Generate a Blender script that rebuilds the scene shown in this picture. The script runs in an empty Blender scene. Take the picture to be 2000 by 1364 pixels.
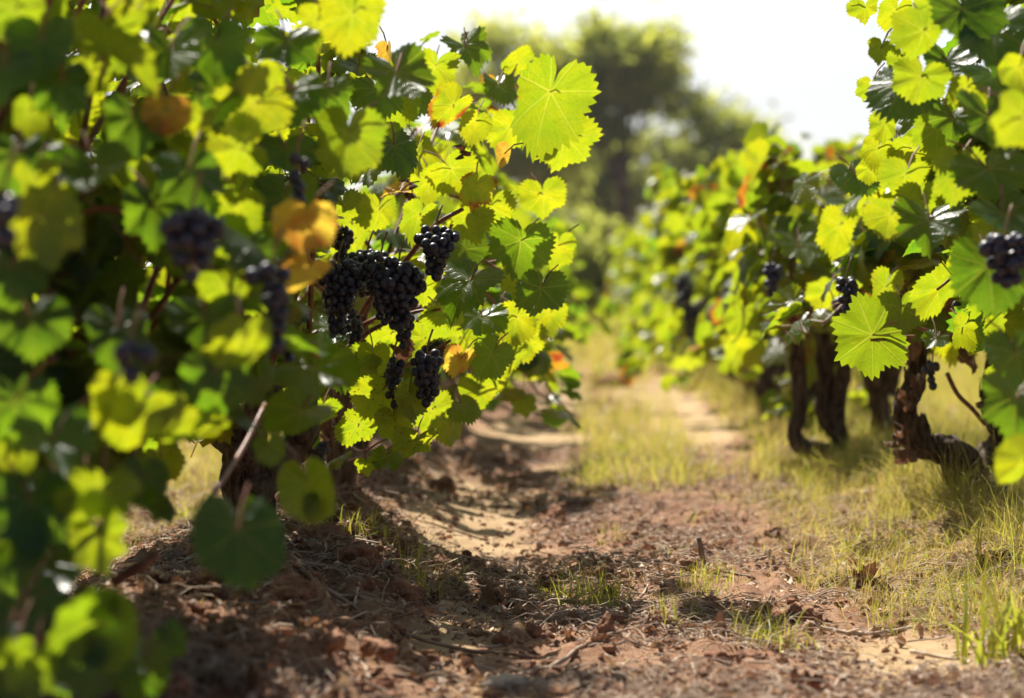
import bpy, math, random
import numpy as np
from mathutils import Vector, Matrix, Euler

R = math.radians
rng = np.random.default_rng(7)
random.seed(7)
scene = bpy.context.scene
COL = scene.collection

# ------------------------------------------------------------------ camera, sky, sun, exposure
CAM_H = 0.536
cam_data = bpy.data.cameras.new("camera")
cam = bpy.data.objects.new("camera", cam_data)
COL.objects.link(cam)
cam.location = (0, 0, CAM_H)
cam.rotation_euler = Euler((R(90 - 1.298), 0, R(1.577)), 'XYZ')
cam_data.sensor_width = 36
cam_data.lens = 85
cam_data.clip_start = 0.05
cam_data.clip_end = 3000
cam_data.dof.use_dof = True
cam_data.dof.focus_distance = 4.25
cam_data.dof.aperture_fstop = 3.5
scene.camera = cam

SUN_EL, SUN_AZ = 51.0, -25.0          # azimuth measured from +Y towards +X
world = bpy.data.worlds.new("World")
scene.world = world
world.use_nodes = True
wn = world.node_tree
bg = wn.nodes["Background"]
sky = wn.nodes.new("ShaderNodeTexSky")
sky.sky_type = 'NISHITA'
sky.sun_disc = False
sky.sun_elevation = R(SUN_EL)
sky.sun_rotation = R(SUN_AZ)
sky.air_density = 1.0
sky.dust_density = 2.5
# thin bright clouds low in the sky
tc = wn.nodes.new("ShaderNodeTexCoord")
mp = wn.nodes.new("ShaderNodeMapping"); mp.inputs['Scale'].default_value = (1.2, 1.2, 5.0)
nz = wn.nodes.new("ShaderNodeTexNoise"); nz.inputs['Scale'].default_value = 2.2; nz.inputs['Detail'].default_value = 6
rp = wn.nodes.new("ShaderNodeValToRGB"); rp.color_ramp.elements[0].position = 0.46; rp.color_ramp.elements[1].position = 0.66
mx = wn.nodes.new("ShaderNodeMix"); mx.data_type = 'RGBA'
mx.inputs[7].default_value = (17.2, 17.8, 18.8, 1)
ml = wn.nodes.new("ShaderNodeMath"); ml.operation = 'MULTIPLY'; ml.inputs[1].default_value = 0.5
wn.links.new(tc.outputs['Generated'], mp.inputs['Vector'])
wn.links.new(mp.outputs['Vector'], nz.inputs['Vector'])
wn.links.new(nz.outputs['Fac'], rp.inputs['Fac'])
wn.links.new(rp.outputs['Color'], ml.inputs[0])
ml.inputs[1].default_value = 0.7
ad = wn.nodes.new("ShaderNodeMath"); ad.operation = 'ADD'; ad.inputs[1].default_value = 0.45
wn.links.new(ml.outputs[0], ad.inputs[0])
# the thin cloud veil is bright on the sun's side of the sky only
sxyz = wn.nodes.new("ShaderNodeSeparateXYZ"); wn.links.new(tc.outputs['Generated'], sxyz.inputs[0])
mr = wn.nodes.new("ShaderNodeMapRange"); mr.interpolation_type = 'SMOOTHSTEP'
mr.inputs[1].default_value = 0.55; mr.inputs[2].default_value = 0.92
wn.links.new(sxyz.outputs[1], mr.inputs[0])
m2 = wn.nodes.new("ShaderNodeMath"); m2.operation = 'MULTIPLY'
wn.links.new(ad.outputs[0], m2.inputs[0]); wn.links.new(mr.outputs[0], m2.inputs[1])
wn.links.new(m2.outputs[0], mx.inputs[0])
wn.links.new(sky.outputs['Color'], mx.inputs[6])
wn.links.new(mx.outputs[2], bg.inputs['Color'])
bg.inputs['Strength'].default_value = 0.044

sun_data = bpy.data.lights.new("sun", 'SUN')
sun = bpy.data.objects.new("sun", sun_data)
COL.objects.link(sun)
sun_data.energy = 5.0
sun_data.angle = R(0.53)
sun_data.color = (1.0, 0.94, 0.84)
SUN_DIR = Vector((math.sin(R(SUN_AZ)) * math.cos(R(SUN_EL)), math.cos(R(SUN_AZ)) * math.cos(R(SUN_EL)), math.sin(R(SUN_EL))))
sun.rotation_euler = SUN_DIR.to_track_quat('Z', 'Y').to_euler()

scene.view_settings.view_transform = 'Standard'
scene.view_settings.look = 'None'
scene.view_settings.gamma = 1
scene.view_settings.exposure = 0.97
scene.render.engine = 'CYCLES'
cy = scene.cycles
cy.use_denoising = True
cy.max_bounces = 8
cy.diffuse_bounces = 4
cy.glossy_bounces = 3
cy.transmission_bounces = 4
cy.transparent_max_bounces = 8
cy.sample_clamp_indirect = 6.0
cy.caustics_reflective = False
cy.caustics_refractive = False

SUNV = np.array(SUN_DIR)
F = 2000 * 85 / 36.0
CM = np.array(Matrix.Translation(cam.location) @ cam.rotation_euler.to_matrix().to_4x4())
CR = CM[:3, :3]

def P(px, py, d):
    """a point of the place: d metres ahead of the camera, seen at that pixel of the 2000x1364 photograph"""
    return CR @ np.array(((px - 1000) / F * d, -(py - 682) / F * d, -d)) + CM[:3, 3]

def project(p):
    q = (np.asarray(p) - CM[:3, 3]) @ CR
    d = np.maximum(-q[..., 2], 1e-4)
    return 1000 + q[..., 0] / d * F, 682 - q[..., 1] / d * F, -q[..., 2]

# ------------------------------------------------------------------ noise
def _hash(ix, iy, iz, seed):
    h = (ix.astype(np.int64) * 374761393 + iy.astype(np.int64) * 668265263 + iz.astype(np.int64) * 2147483647 + seed * 974711) & 0xFFFFFFFF
    h = ((h ^ (h >> 13)) * 1274126177) & 0xFFFFFFFF
    h = ((h ^ (h >> 16)) * 2246822519) & 0xFFFFFFFF
    return ((h ^ (h >> 15)) & 0xFFFFFF) / float(0xFFFFFF)

def noise2(x, y, seed=0):
    x = np.asarray(x, float); y = np.asarray(y, float)
    ix = np.floor(x); iy = np.floor(y)
    fx = x - ix; fy = y - iy
    fx = fx * fx * (3 - 2 * fx); fy = fy * fy * (3 - 2 * fy)
    z = np.zeros_like(ix)
    a = _hash(ix, iy, z, seed); b = _hash(ix + 1, iy, z, seed)
    c = _hash(ix, iy + 1, z, seed); d = _hash(ix + 1, iy + 1, z, seed)
    return (a + (b - a) * fx) * (1 - fy) + (c + (d - c) * fx) * fy

def fbm(x, y, oct=4, seed=0, gain=0.5):
    s = 0; a = 1; t = 0
    for k in range(oct):
        s = s + a * noise2(x * 2 ** k + 17.3 * k, y * 2 ** k - 9.1 * k, seed + k); t += a; a *= gain
    return s / t

def noise3(p, seed=0):
    p = np.asarray(p, float); i = np.floor(p); f = p - i; f = f * f * (3 - 2 * f)
    o = 0
    for dx in (0, 1):
        for dy in (0, 1):
            for dz in (0, 1):
                w = (f[:, 0] if dx else 1 - f[:, 0]) * (f[:, 1] if dy else 1 - f[:, 1]) * (f[:, 2] if dz else 1 - f[:, 2])
                o = o + w * _hash(i[:, 0] + dx, i[:, 1] + dy, i[:, 2] + dz, seed)
    return o

# ------------------------------------------------------------------ mesh helpers
class MB:
    """collects polygons with per-vertex colour and uv, then links them as ONE mesh object"""
    def __init__(s):
        s.v = []; s.f3 = []; s.f4 = []; s.c = []; s.uv = []; s.n = 0; s.m3 = []; s.m4 = []
    def add(s, v, tris=None, quads=None, col=None, uv=None, mat=0):
        v = np.asarray(v, float).reshape(-1, 3)
        k = len(v)
        s.v.append(v)
        s.c.append(np.broadcast_to(np.asarray((0.5, 0, 0) if col is None else col, float), (k, 3)))
        s.uv.append(np.zeros((k, 2)) if uv is None else np.asarray(uv, float))
        if tris is not None and len(tris):
            s.f3.append(np.asarray(tris, np.int64) + s.n); s.m3.append(np.full(len(tris), mat))
        if quads is not None and len(quads):
            s.f4.append(np.asarray(quads, np.int64) + s.n); s.m4.append(np.full(len(quads), mat))
        s.n += k
    def build(s, name, mats, parent=None, origin=(0, 0, 0), smooth=True):
        me = bpy.data.meshes.new(name)
        v = np.concatenate(s.v) - np.asarray(origin, float)
        f3 = np.concatenate(s.f3) if s.f3 else np.zeros((0, 3), np.int64)
        f4 = np.concatenate(s.f4) if s.f4 else np.zeros((0, 4), np.int64)
        me.vertices.add(len(v)); me.vertices.foreach_set('co', v.astype(np.float32).ravel())
        nl = len(f3) * 3 + len(f4) * 4
        idx = np.concatenate([f3.ravel(), f4.ravel()]).astype(np.int32)
        me.loops.add(nl); me.loops.foreach_set('vertex_index', idx)
        me.polygons.add(len(f3) + len(f4))
        st = np.concatenate([np.arange(len(f3)) * 3, len(f3) * 3 + np.arange(len(f4)) * 4]).astype(np.int32)
        me.polygons.foreach_set('loop_start', st)
        mats = mats if isinstance(mats, (list, tuple)) else [mats]
        for m in mats:
            me.materials.append(m)
        mi = np.concatenate([np.concatenate(s.m3) if s.m3 else np.zeros(0), np.concatenate(s.m4) if s.m4 else np.zeros(0)]).astype(np.int32)
        me.polygons.foreach_set('material_index', mi)
        me.polygons.foreach_set('use_smooth', np.full(len(st), smooth))
        uvl = me.uv_layers.new(name='UVMap')
        uv = np.concatenate(s.uv)[idx]
        uvl.data.foreach_set('uv', uv.astype(np.float32).ravel())
        at = me.color_attributes.new('var', 'FLOAT_COLOR', 'POINT')
        c = np.concatenate(s.c); c = np.concatenate([c, np.ones((len(c), 1))], 1)
        at.data.foreach_set('color', c.astype(np.float32).ravel())
        me.update(calc_edges=True)
        o = bpy.data.objects.new(name, me)
        COL.objects.link(o)
        if parent is not None:
            o.parent = parent
        else:
            o.location = origin
        return o

def empty(name, loc, label, cat, group=None):
    o = bpy.data.objects.new(name, None)
    COL.objects.link(o)
    o.location = loc
    o['label'] = label; o['category'] = cat
    if group: o['group'] = group
    o.empty_display_size = 0.1
    return o

def tag(o, label, cat, group=None, kind=None):
    o['label'] = label; o['category'] = cat
    if group: o['group'] = group
    if kind: o['kind'] = kind
    return o

def unit(v):
    v = np.asarray(v, float)
    return v / np.maximum(np.linalg.norm(v, axis=-1, keepdims=True), 1e-9)

def spline(pts, n):
    """Catmull-Rom through pts (k x m), n samples"""
    p = np.asarray(pts, float)
    p = np.concatenate([[2 * p[0] - p[1]], p, [2 * p[-1] - p[-2]]])
    k = len(p) - 3
    t = np.linspace(0, k - 1e-6, n); i = t.astype(int); f = (t - i)[:, None]
    a, b, c, d = p[i], p[i + 1], p[i + 2], p[i + 3]
    return 0.5 * ((2 * b) + (-a + c) * f + (2 * a - 5 * b + 4 * c - d) * f ** 2 + (-a + 3 * b - 3 * c + d) * f ** 3)

def tube(mb, pts, rad, sides=6, col=None, mat=0, bark=0.0, seed=0, cap=True):
    pts = np.asarray(pts, float); n = len(pts)
    rad = np.broadcast_to(np.asarray(rad, float), (n,))
    t = unit(np.gradient(pts, axis=0))
    up = np.array((0.3, 0.9, 0.1)) if abs(t[0][2]) > 0.8 else np.array((0, 0, 1.0))
    N = np.zeros((n, 3)); nn = unit(np.cross(np.cross(t[0], up), t[0]))
    for i in range(n):
        nn = unit(nn - t[i] * np.dot(nn, t[i])); N[i] = nn
    B = np.cross(t, N)
    a = np.linspace(0, 2 * np.pi, sides, endpoint=False)
    rr = np.ones((n, sides)) * rad[:, None]
    if bark:
        ln = np.concatenate([[0], np.cumsum(np.linalg.norm(np.diff(pts, axis=0), axis=1))])
        A, L = np.meshgrid(a, ln)
        tw = A + L * 6
        q = np.stack([np.cos(tw) * 2.6, np.sin(tw) * 2.6, L * 9 + 0 * A], -1).reshape(-1, 3)
        q2 = np.stack([np.cos(tw) * 6.5, np.sin(tw) * 6.5, L * 14 + 0 * A], -1).reshape(-1, 3)
        q3 = np.stack([np.cos(A) * .9, np.sin(A) * .9, L * 14 + 0 * A], -1).reshape(-1, 3)
        rr = rr * (1 + bark * (1.3 * (noise3(q3, seed) - .5) + 0.9 * (noise3(q, seed + 5) - .5) + 0.7 * (noise3(q2, seed + 9) - .5)).reshape(n, sides) * 1.6)
    v = pts[:, None] + rr[..., None] * (np.cos(a)[None, :, None] * N[:, None] + np.sin(a)[None, :, None] * B[:, None])
    i, j = np.meshgrid(np.arange(n - 1), np.arange(sides), indexing='ij')
    j2 = (j + 1) % sides
    quads = np.stack([i * sides + j, i * sides + j2, (i + 1) * sides + j2, (i + 1) * sides + j], -1).reshape(-1, 4)
    vv = v.reshape(-1, 3)
    tris = []
    if cap:
        vv = np.concatenate([vv, pts[:1], pts[-1:]])
        c0, c1 = n * sides, n * sides + 1
        for s in range(sides):
            tris.append((c0, (s + 1) % sides, s))
            tris.append((c1, (n - 1) * sides + s, (n - 1) * sides + (s + 1) % sides))
    mb.add(vv, tris, quads, col, None, mat)

# ------------------------------------------------------------------ materials
def mat(name):
    m = bpy.data.materials.new(name); m.use_nodes = True
    nt = m.node_tree; nt.nodes.clear()
    return m, nt

class NG:
    """small node-graph helper"""
    def __init__(s, nt): s.nt = nt
    def n(s, t, **k):
        nd = s.nt.nodes.new(t)
        for a, b in k.items(): setattr(nd, a, b)
        return nd
    def put(s, sock, v):
        if isinstance(v, bpy.types.NodeSocket): s.nt.links.new(v, sock)
        elif isinstance(v, (tuple, list)) and len(v) == 3 and sock.type == 'RGBA': sock.default_value = (*v, 1)
        else: sock.default_value = v
    def math(s, op, a, b=0.0, c=0.0):
        nd = s.n('ShaderNodeMath', operation=op)
        s.put(nd.inputs[0], a); s.put(nd.inputs[1], b); s.put(nd.inputs[2], c)
        return nd.outputs[0]
    def mix(s, f, a, b, blend='MIX'):
        nd = s.n('ShaderNodeMix', data_type='RGBA', blend_type=blend)
        s.put(nd.inputs[0], f); s.put(nd.inputs[6], a); s.put(nd.inputs[7], b)
        return nd.outputs[2]
    def ramp(s, f, lo, hi, a=0.0, b=1.0):
        nd = s.n('ShaderNodeMapRange', clamp=True, interpolation_type='SMOOTHSTEP')
        s.put(nd.inputs[0], f); nd.inputs[1].default_value = lo; nd.inputs[2].default_value = hi
        nd.inputs[3].default_value = a; nd.inputs[4].default_value = b
        return nd.outputs[0]
    def noise(s, vec, scale, detail=3, rough=0.55):
        nd = s.n('ShaderNodeTexNoise')
        if vec is not None: s.put(nd.inputs['Vector'], vec)
        nd.inputs['Scale'].default_value = scale; nd.inputs['Detail'].default_value = detail; nd.inputs['Roughness'].default_value = rough
        return nd.outputs['Fac']
    def attr(s):
        a = s.n('ShaderNodeAttribute', attribute_name='var')
        sp = s.n('ShaderNodeSeparateColor'); s.nt.links.new(a.outputs['Color'], sp.inputs[0])
        return sp.outputs[0], sp.outputs[1], sp.outputs[2]
    def pos(s):
        return s.n('ShaderNodeNewGeometry').outputs['Position']
    def bump(s, h, strength, dist=0.01):
        b = s.n('ShaderNodeBump'); b.inputs['Strength'].default_value = strength; b.inputs['Distance'].default_value = dist
        s.put(b.inputs['Height'], h); return b.outputs[0]
    def principled(s, col, rough=0.6, spec=0.5, normal=None):
        b = s.n('ShaderNodeBsdfPrincipled')
        s.put(b.inputs['Base Color'], col); s.put(b.inputs['Roughness'], rough); s.put(b.inputs['Specular IOR Level'], spec)
        if normal is not None: s.put(b.inputs['Normal'], normal)
        return b.outputs[0]
    def out(s, sh):
        o = s.n('ShaderNodeOutputMaterial'); s.nt.links.new(sh, o.inputs['Surface'])
    def mixsh(s, f, a, b):
        m = s.n('ShaderNodeMixShader'); s.put(m.inputs[0], f); s.nt.links.new(a, m.inputs[1]); s.nt.links.new(b, m.inputs[2]); return m.outputs[0]
    def transl(s, col, normal=None):
        t = s.n('ShaderNodeBsdfTranslucent'); s.put(t.inputs['Color'], col)
        if normal is not None: s.put(t.inputs['Normal'], normal)
        return t.outputs[0]

def leaf_material():
    m, nt = mat("vine leaf blade"); g = NG(nt)
    var, autumn, third = g.attr()
    uvn = g.n('ShaderNodeUVMap', uv_map='UVMap')
    sp = g.n('ShaderNodeSeparateXYZ'); nt.links.new(uvn.outputs[0], sp.inputs[0])
    x, y = sp.outputs[0], sp.outputs[1]
    D = R(52)
    th = g.math('ARCTAN2', x, y)
    k = g.math('ROUND', g.math('DIVIDE', th, D))
    thl = g.math('SUBTRACT', th, g.math('MULTIPLY', k, D))
    r = g.math('SQRT', g.math('ADD', g.math('MULTIPLY', x, x), g.math('MULTIPLY', y, y)))
    s = g.math('MULTIPLY', r, g.math('COSINE', thl))
    t = g.math('ABSOLUTE', g.math('MULTIPLY', r, g.math('SINE', thl)))
    wid = g.math('MULTIPLY_ADD', r, -0.014, 0.024)
    blot0 = g.noise(g.pos(), 40, 2)
    main = g.ramp(g.math('SUBTRACT', wid, t), -0.006, 0.006)
    fr = g.math('FRACT', g.math('DIVIDE', g.math('ADD', g.math('MULTIPLY_ADD', t, -0.85, s), g.math('ADD', g.math('MULTIPLY', blot0, 0.10), g.math('MULTIPLY', g.math('MULTIPLY', t, t), 0.9))), 0.19))
    sec = g.ramp(g.math('ABSOLUTE', g.math('SUBTRACT', fr, 0.5)), 0.0, 0.07, 0.40, 0.0)
    vein = g.math('MAXIMUM', main, sec)
    pos = g.pos()
    blot = g.noise(pos, 28, 4)
    fine = g.noise(pos, 160, 3)
    # green of the blade, upper face and paler under face
    up = g.mix(var, (0.012, 0.052, 0.020), (0.032, 0.078, 0.016))
    up = g.mix(g.ramp(blot, 0.35, 0.7), up, (0.020, 0.07, 0.018))
    under = g.mix(var, (0.040, 0.085, 0.030), (0.065, 0.11, 0.028))
    geo = g.n('ShaderNodeNewGeometry')
    refl = g.mix(geo.outputs['Backfacing'], up, under)
    refl = g.mix(g.math('MULTIPLY', vein, 0.5), refl, (0.16, 0.20, 0.07))
    tr = g.mix(var, (0.09, 0.28, 0.006), (0.55, 0.52, 0.004))  # dark end set for shaded leaves, yellow end for sunlit ones
    tr = g.mix(g.ramp(blot, 0.35, 0.7, 0.0, 0.65), tr, (0.22, 0.36, 0.006))
    tr = g.mix(g.math('MULTIPLY', vein, 0.38), tr, (0.58, 0.56, 0.06))
    tr = g.mix(g.ramp(fine, 0.5, 0.75, 0, 0.45), tr, (0.17, 0.25, 0.006))
    net = g.n('ShaderNodeTexVoronoi', feature='DISTANCE_TO_EDGE'); net.inputs['Scale'].default_value = 15; nt.links.new(uvn.outputs[0], net.inputs['Vector'])
    tr = g.mix(g.ramp(net.outputs['Distance'], 0.0, 0.06, 0.32, 0.0), tr, (0.56, 0.55, 0.04))
    tr = g.mix(g.ramp(g.noise(uvn.outputs[0], 2.2, 3), 0.42, 0.7, 0, 0.28), tr, (0.20, 0.34, 0.01))
    # yellowing, reddening from the rim and small brown flecks
    rim = g.math('ADD', r, g.math('MULTIPLY', blot, 0.8))
    au = g.ramp(g.math('MULTIPLY_ADD', autumn, 1.3, g.math('SUBTRACT', rim, 1.45)), 0.0, 0.25)
    au = g.math('MULTIPLY', au, g.ramp(autumn, 0.05, 0.2))
    acol = g.mix(g.ramp(blot, 0.4, 0.62), (0.58, 0.30, 0.02), (0.34, 0.05, 0.015))
    acol = g.mix(g.ramp(autumn, 0.75, 0.95), acol, g.mix(g.ramp(blot, 0.42, 0.68), (0.74, 0.52, 0.05), (0.62, 0.26, 0.03)))
    tr = g.mix(au, tr, acol)
    refl = g.mix(au, refl, g.mix(0.5, acol, (0.22, 0.08, 0.03)))
    vor = g.n('ShaderNodeTexVoronoi'); vor.inputs['Scale'].default_value = 95; nt.links.new(pos, vor.inputs['Vector'])
    spot = g.math('MULTIPLY', g.ramp(vor.outputs['Distance'], 0.10, 0.2, 1, 0), g.ramp(third, 0.80, 0.86))
    tr = g.mix(spot, tr, (0.05, 0.03, 0.008)); refl = g.mix(spot, refl, (0.05, 0.025, 0.012))
    h = g.math('MULTIPLY_ADD', vein, 0.8, g.math('MULTIPLY', fine, 0.35))
    nrm = g.bump(h, 0.5, 0.0025)
    rough = g.ramp(blot, 0.3, 0.7, 0.24, 0.42)
    pb = g.principled(refl, rough, 0.6, nrm)
    g.out(g.mixsh(0.60, pb, g.transl(tr, nrm)))
    return m

def bark_material():
    m, nt = mat("shaggy vine bark"); g = NG(nt)
    tcn = g.n('ShaderNodeTexCoord')
    mp = g.n('ShaderNodeMapping'); mp.inputs['Scale'].default_value = (1, 1, 0.22); nt.links.new(tcn.outputs['Object'], mp.inputs[0])
    a = g.noise(mp.outputs[0], 90, 6, 0.65); b = g.noise(mp.outputs[0], 22, 4)
    c = g.mix(g.ramp(a, 0.35, 0.7), (0.035, 0.022, 0.016), (0.17, 0.115, 0.08))
    c = g.mix(g.ramp(b, 0.5, 0.75), c, (0.20, 0.16, 0.13))
    g.out(g.principled(c, 0.9, 0.2, g.bump(a, 1.0, 0.012)))
    return m

def simple_material(name, a, b, scale=40, rough=0.7, spec=0.3, bump=0.4, dist=0.004, translucent=0.0, tcol=None, use_var=False):
    m, nt = mat(name); g = NG(nt)
    pos = g.pos(); f = g.noise(pos, scale, 4)
    fac = g.ramp(f, 0.3, 0.7)
    if use_var:
        var, _, _ = g.attr()
        fac = g.math('ADD', g.math('MULTIPLY', var, 0.75), g.math('MULTIPLY', fac, 0.25))
    c = g.mix(fac, a, b)
    nrm = g.bump(f, bump, dist)
    sh = g.principled(c, rough, spec, nrm)
    if translucent:
        sh = g.mixsh(translucent, sh, g.transl(c if tcol is None else g.mix(fac, tcol[0], tcol[1]), nrm))
    g.out(sh)
    return m

def grape_material():
    m, nt = mat("dark grape skin"); g = NG(nt)
    var, _, _ = g.attr(); pos = g.pos()
    f = g.noise(pos, 130, 4); f2 = g.noise(pos, 900, 2)
    bloom = g.math('MULTIPLY', g.ramp(f, 0.32, 0.72), g.math('MULTIPLY_ADD', f2, 0.5, 0.55))
    c = g.mix(var, (0.010, 0.010, 0.030), (0.018, 0.010, 0.024))
    c = g.mix(bloom, c, (0.040, 0.046, 0.085))
    g.out(g.principled(c, g.ramp(f, 0.3, 0.7, 0.34, 0.60), 0.5))
    return m

def grass_material():
    m, nt = mat("grass blade"); g = NG(nt)
    var, dry, _ = g.attr()
    green = g.mix(var, (0.12, 0.17, 0.02), (0.26, 0.28, 0.04))
    straw = g.mix(var, (0.42, 0.29, 0.10), (0.60, 0.45, 0.19))
    c = g.mix(dry, green, straw)
    t = g.mix(dry, g.mix(var, (0.36, 0.46, 0.02), (0.70, 0.70, 0.06)), g.mix(var, (0.60, 0.44, 0.11), (0.78, 0.60, 0.20)))
    g.out(g.mixsh(0.45, g.principled(c, 0.5, 0.35), g.transl(t)))
    return m

def soil_material():
    m, nt = mat("sandy red vineyard soil"); g = NG(nt)
    sand, grass, dark = g.attr(); pos = g.pos()
    n1 = g.noise(pos, 9, 6, 0.65); n2 = g.noise(pos, 70, 5, 0.7); n3 = g.noise(pos, 420, 3, 0.7)
    soil = g.mix(g.ramp(n1, 0.3, 0.7), (0.23, 0.110, 0.062), (0.42, 0.240, 0.145))
    soil = g.mix(g.ramp(n2, 0.45, 0.75), soil, (0.52, 0.345, 0.23))
    snd = g.mix(g.ramp(n1, 0.3, 0.72), (0.46, 0.31, 0.16), (0.60, 0.43, 0.25))
    snd = g.mix(g.ramp(n3, 0.5, 0.8, 0, 0.6), snd, (0.34, 0.21, 0.13))
    c = g.mix(sand, soil, snd)
    c = g.mix(g.math('MULTIPLY', grass, g.ramp(n2, 0.3, 0.6, 0.1, 0.75)), c, (0.38, 0.27, 0.10))
    c = g.mix(g.math('MULTIPLY', dark, 0.8), c, (0.09, 0.045, 0.03))
    h = g.math('MULTIPLY_ADD', n2, 0.7, g.math('MULTIPLY', n3, 0.35))
    g.out(g.principled(c, 0.95, 0.15, g.bump(h, 0.9, 0.012)))
    return m

M_LEAF = leaf_material()
M_BARK = bark_material()
M_CANE = simple_material("reddish brown cane", (0.13, 0.038, 0.02), (0.26, 0.10, 0.05), 60, 0.5, 0.4, 0.3)
M_PETIOLE = simple_material("pink green petiole", (0.22, 0.13, 0.05), (0.30, 0.10, 0.06), 30, 0.5, 0.4, 0.1)
M_GRAPE = grape_material()
M_STALK = simple_material("grape stalk", (0.16, 0.14, 0.05), (0.24, 0.14, 0.07), 60, 0.6)
M_DRY = simple_material("dry curled leaf", (0.085, 0.030, 0.020), (0.46, 0.33, 0.22), 60, 0.75, 0.25, 0.9, 0.006, 0.25, ((0.12, 0.025, 0.015), (0.32, 0.19, 0.10)), True)
M_TWIG = simple_material("dead twig", (0.15, 0.075, 0.045), (0.62, 0.49, 0.37), 70, 0.75, 0.25, 0.5, 0.003, 0, None, True)
M_LITTER = simple_material("plant litter", (0.09, 0.035, 0.025), (0.74, 0.60, 0.46), 50, 0.8, 0.2, 0.4, 0.003, 0.2, ((0.3, 0.1, 0.04), (0.5, 0.34, 0.16)), True)
M_CLOD = simple_material("clod of red soil", (0.18, 0.080, 0.048), (0.36, 0.20, 0.125), 55, 0.95, 0.1, 1.0, 0.012)
M_STONE = simple_material("pale stone", (0.30, 0.24, 0.19), (0.46, 0.38, 0.30), 25, 0.85, 0.2, 0.5, 0.006)
M_GRASS = grass_material()
M_SOIL = soil_material()
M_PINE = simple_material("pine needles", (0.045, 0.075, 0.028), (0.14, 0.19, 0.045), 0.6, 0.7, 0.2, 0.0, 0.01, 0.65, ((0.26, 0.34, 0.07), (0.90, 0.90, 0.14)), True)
M_PTRUNK = simple_material("pine bark", (0.05, 0.035, 0.03), (0.12, 0.085, 0.07), 4, 0.9, 0.1, 0.6, 0.05)

# ------------------------------------------------------------------ ground
LX, RX = -0.62, 0.90        # the two vine rows

def sandiness(x, y):
    w = (fbm(x * 3.1, y * 0.9, 3, 11) - 0.5) * 0.34
    c = -0.14 + 0.05 * np.sin(y * 0.7)
    s = np.clip(1 - (np.abs(x - c + w) - np.interp(y, [3, 4.5, 7, 9], [.04, .085, .12, .14])) / 0.10, 0, 1)
    s2 = np.clip(1 - (np.abs(x - 0.40 + w) - 0.12) / 0.12, 0, 1) * np.clip((y - 7.5) / 1.5, 0, 1) * np.clip((17 - y) / 4, 0, 1)
    s3 = np.clip(1 - (np.hypot((x - 0.50) * 1.2, (y - 3.55) * .6) - 0.10) / 0.12, 0, 1)
    s *= np.clip((19 - y) / 5, 0, 1) * np.clip(1.0 - (fbm(x * 3, y * 1.6, 3, 5) - 0.47) * 7, 0.0, 1)
    return np.maximum(np.maximum(s, s2), s3)

def grassiness(x, y):
    n = fbm(x * 2.3, y * 0.9, 3, 23)
    edge = np.interp(y, [2.5, 3.6, 4.4, 5.4, 6.4, 8, 34], [0.72, 0.62, 0.46, 0.40, 0.34, 0.50, 0.5])
    right = np.clip((x - edge + (n - 0.5) * 0.35) / 0.16, 0, 1)
    mid = np.clip(1 - (np.abs(x - 0.20 + (n - .5) * .2) - 0.13) / 0.12, 0, 1) * np.clip((y - 6.2) / 0.7, 0, 1) * (0.35 + 0.65 * np.clip((n - .35) * 4, 0, 1)) * (1 - 0.85 * np.exp(-((y - 13) / 1.0) ** 2))
    far = np.clip((y - 14) / 5, 0, 1) * np.clip((n - .22) * 4, 0, 1)
    left = np.clip((-0.86 - x + (n - .5) * .3) / 0.12, 0, 1) * 0.7
    return np.maximum(np.maximum(right, mid), np.maximum(far, left))

def ground_z(x, y, step=0.01):
    x = np.asarray(x, float); y = np.asarray(y, float)
    near = np.clip((40 - y) / 15, 0, 1)
    z = 0.095 * np.exp(-((x - LX) / 0.20) ** 2) * near + 0.07 * np.exp(-((x - RX) / 0.24) ** 2) * near
    z += 0.05 * 0.7 * np.exp(-((x + 0.38) / 0.12) ** 2) * np.clip((6.6 - y) / 1.2, 0, 1) * (0.35 + 1.1 * fbm(x * 3, y * 2.2, 2, 41))
    z += -0.012 * np.exp(-((x + 0.12) / 0.16) ** 2) * near
    s = sandiness(x, y); rough = (1 - 0.85 * s) * near
    z = z + rough * 0.040 * (fbm(x * 6, y * 5, 3, 3) - 0.5)
    lump = np.clip(fbm(x * 17, y * 14, 3, 8) - 0.50, 0, 1)
    bank = np.exp(-((x + 0.48) / 0.18) ** 2)
    z = z + np.where(step < 0.06, rough * (0.06 + 0.05 * bank) * lump, 0)
    z = z + np.where(step < 0.03, (0.10 + rough) * (0.024 + .026 * bank) * (fbm(x * 30, y * 24, 3, 9, .65) - 0.5), 0)
    z = z + (fbm(x * 0.6, y * 0.5, 2, 77) - 0.5) * 0.02 * near
    return z

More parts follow.
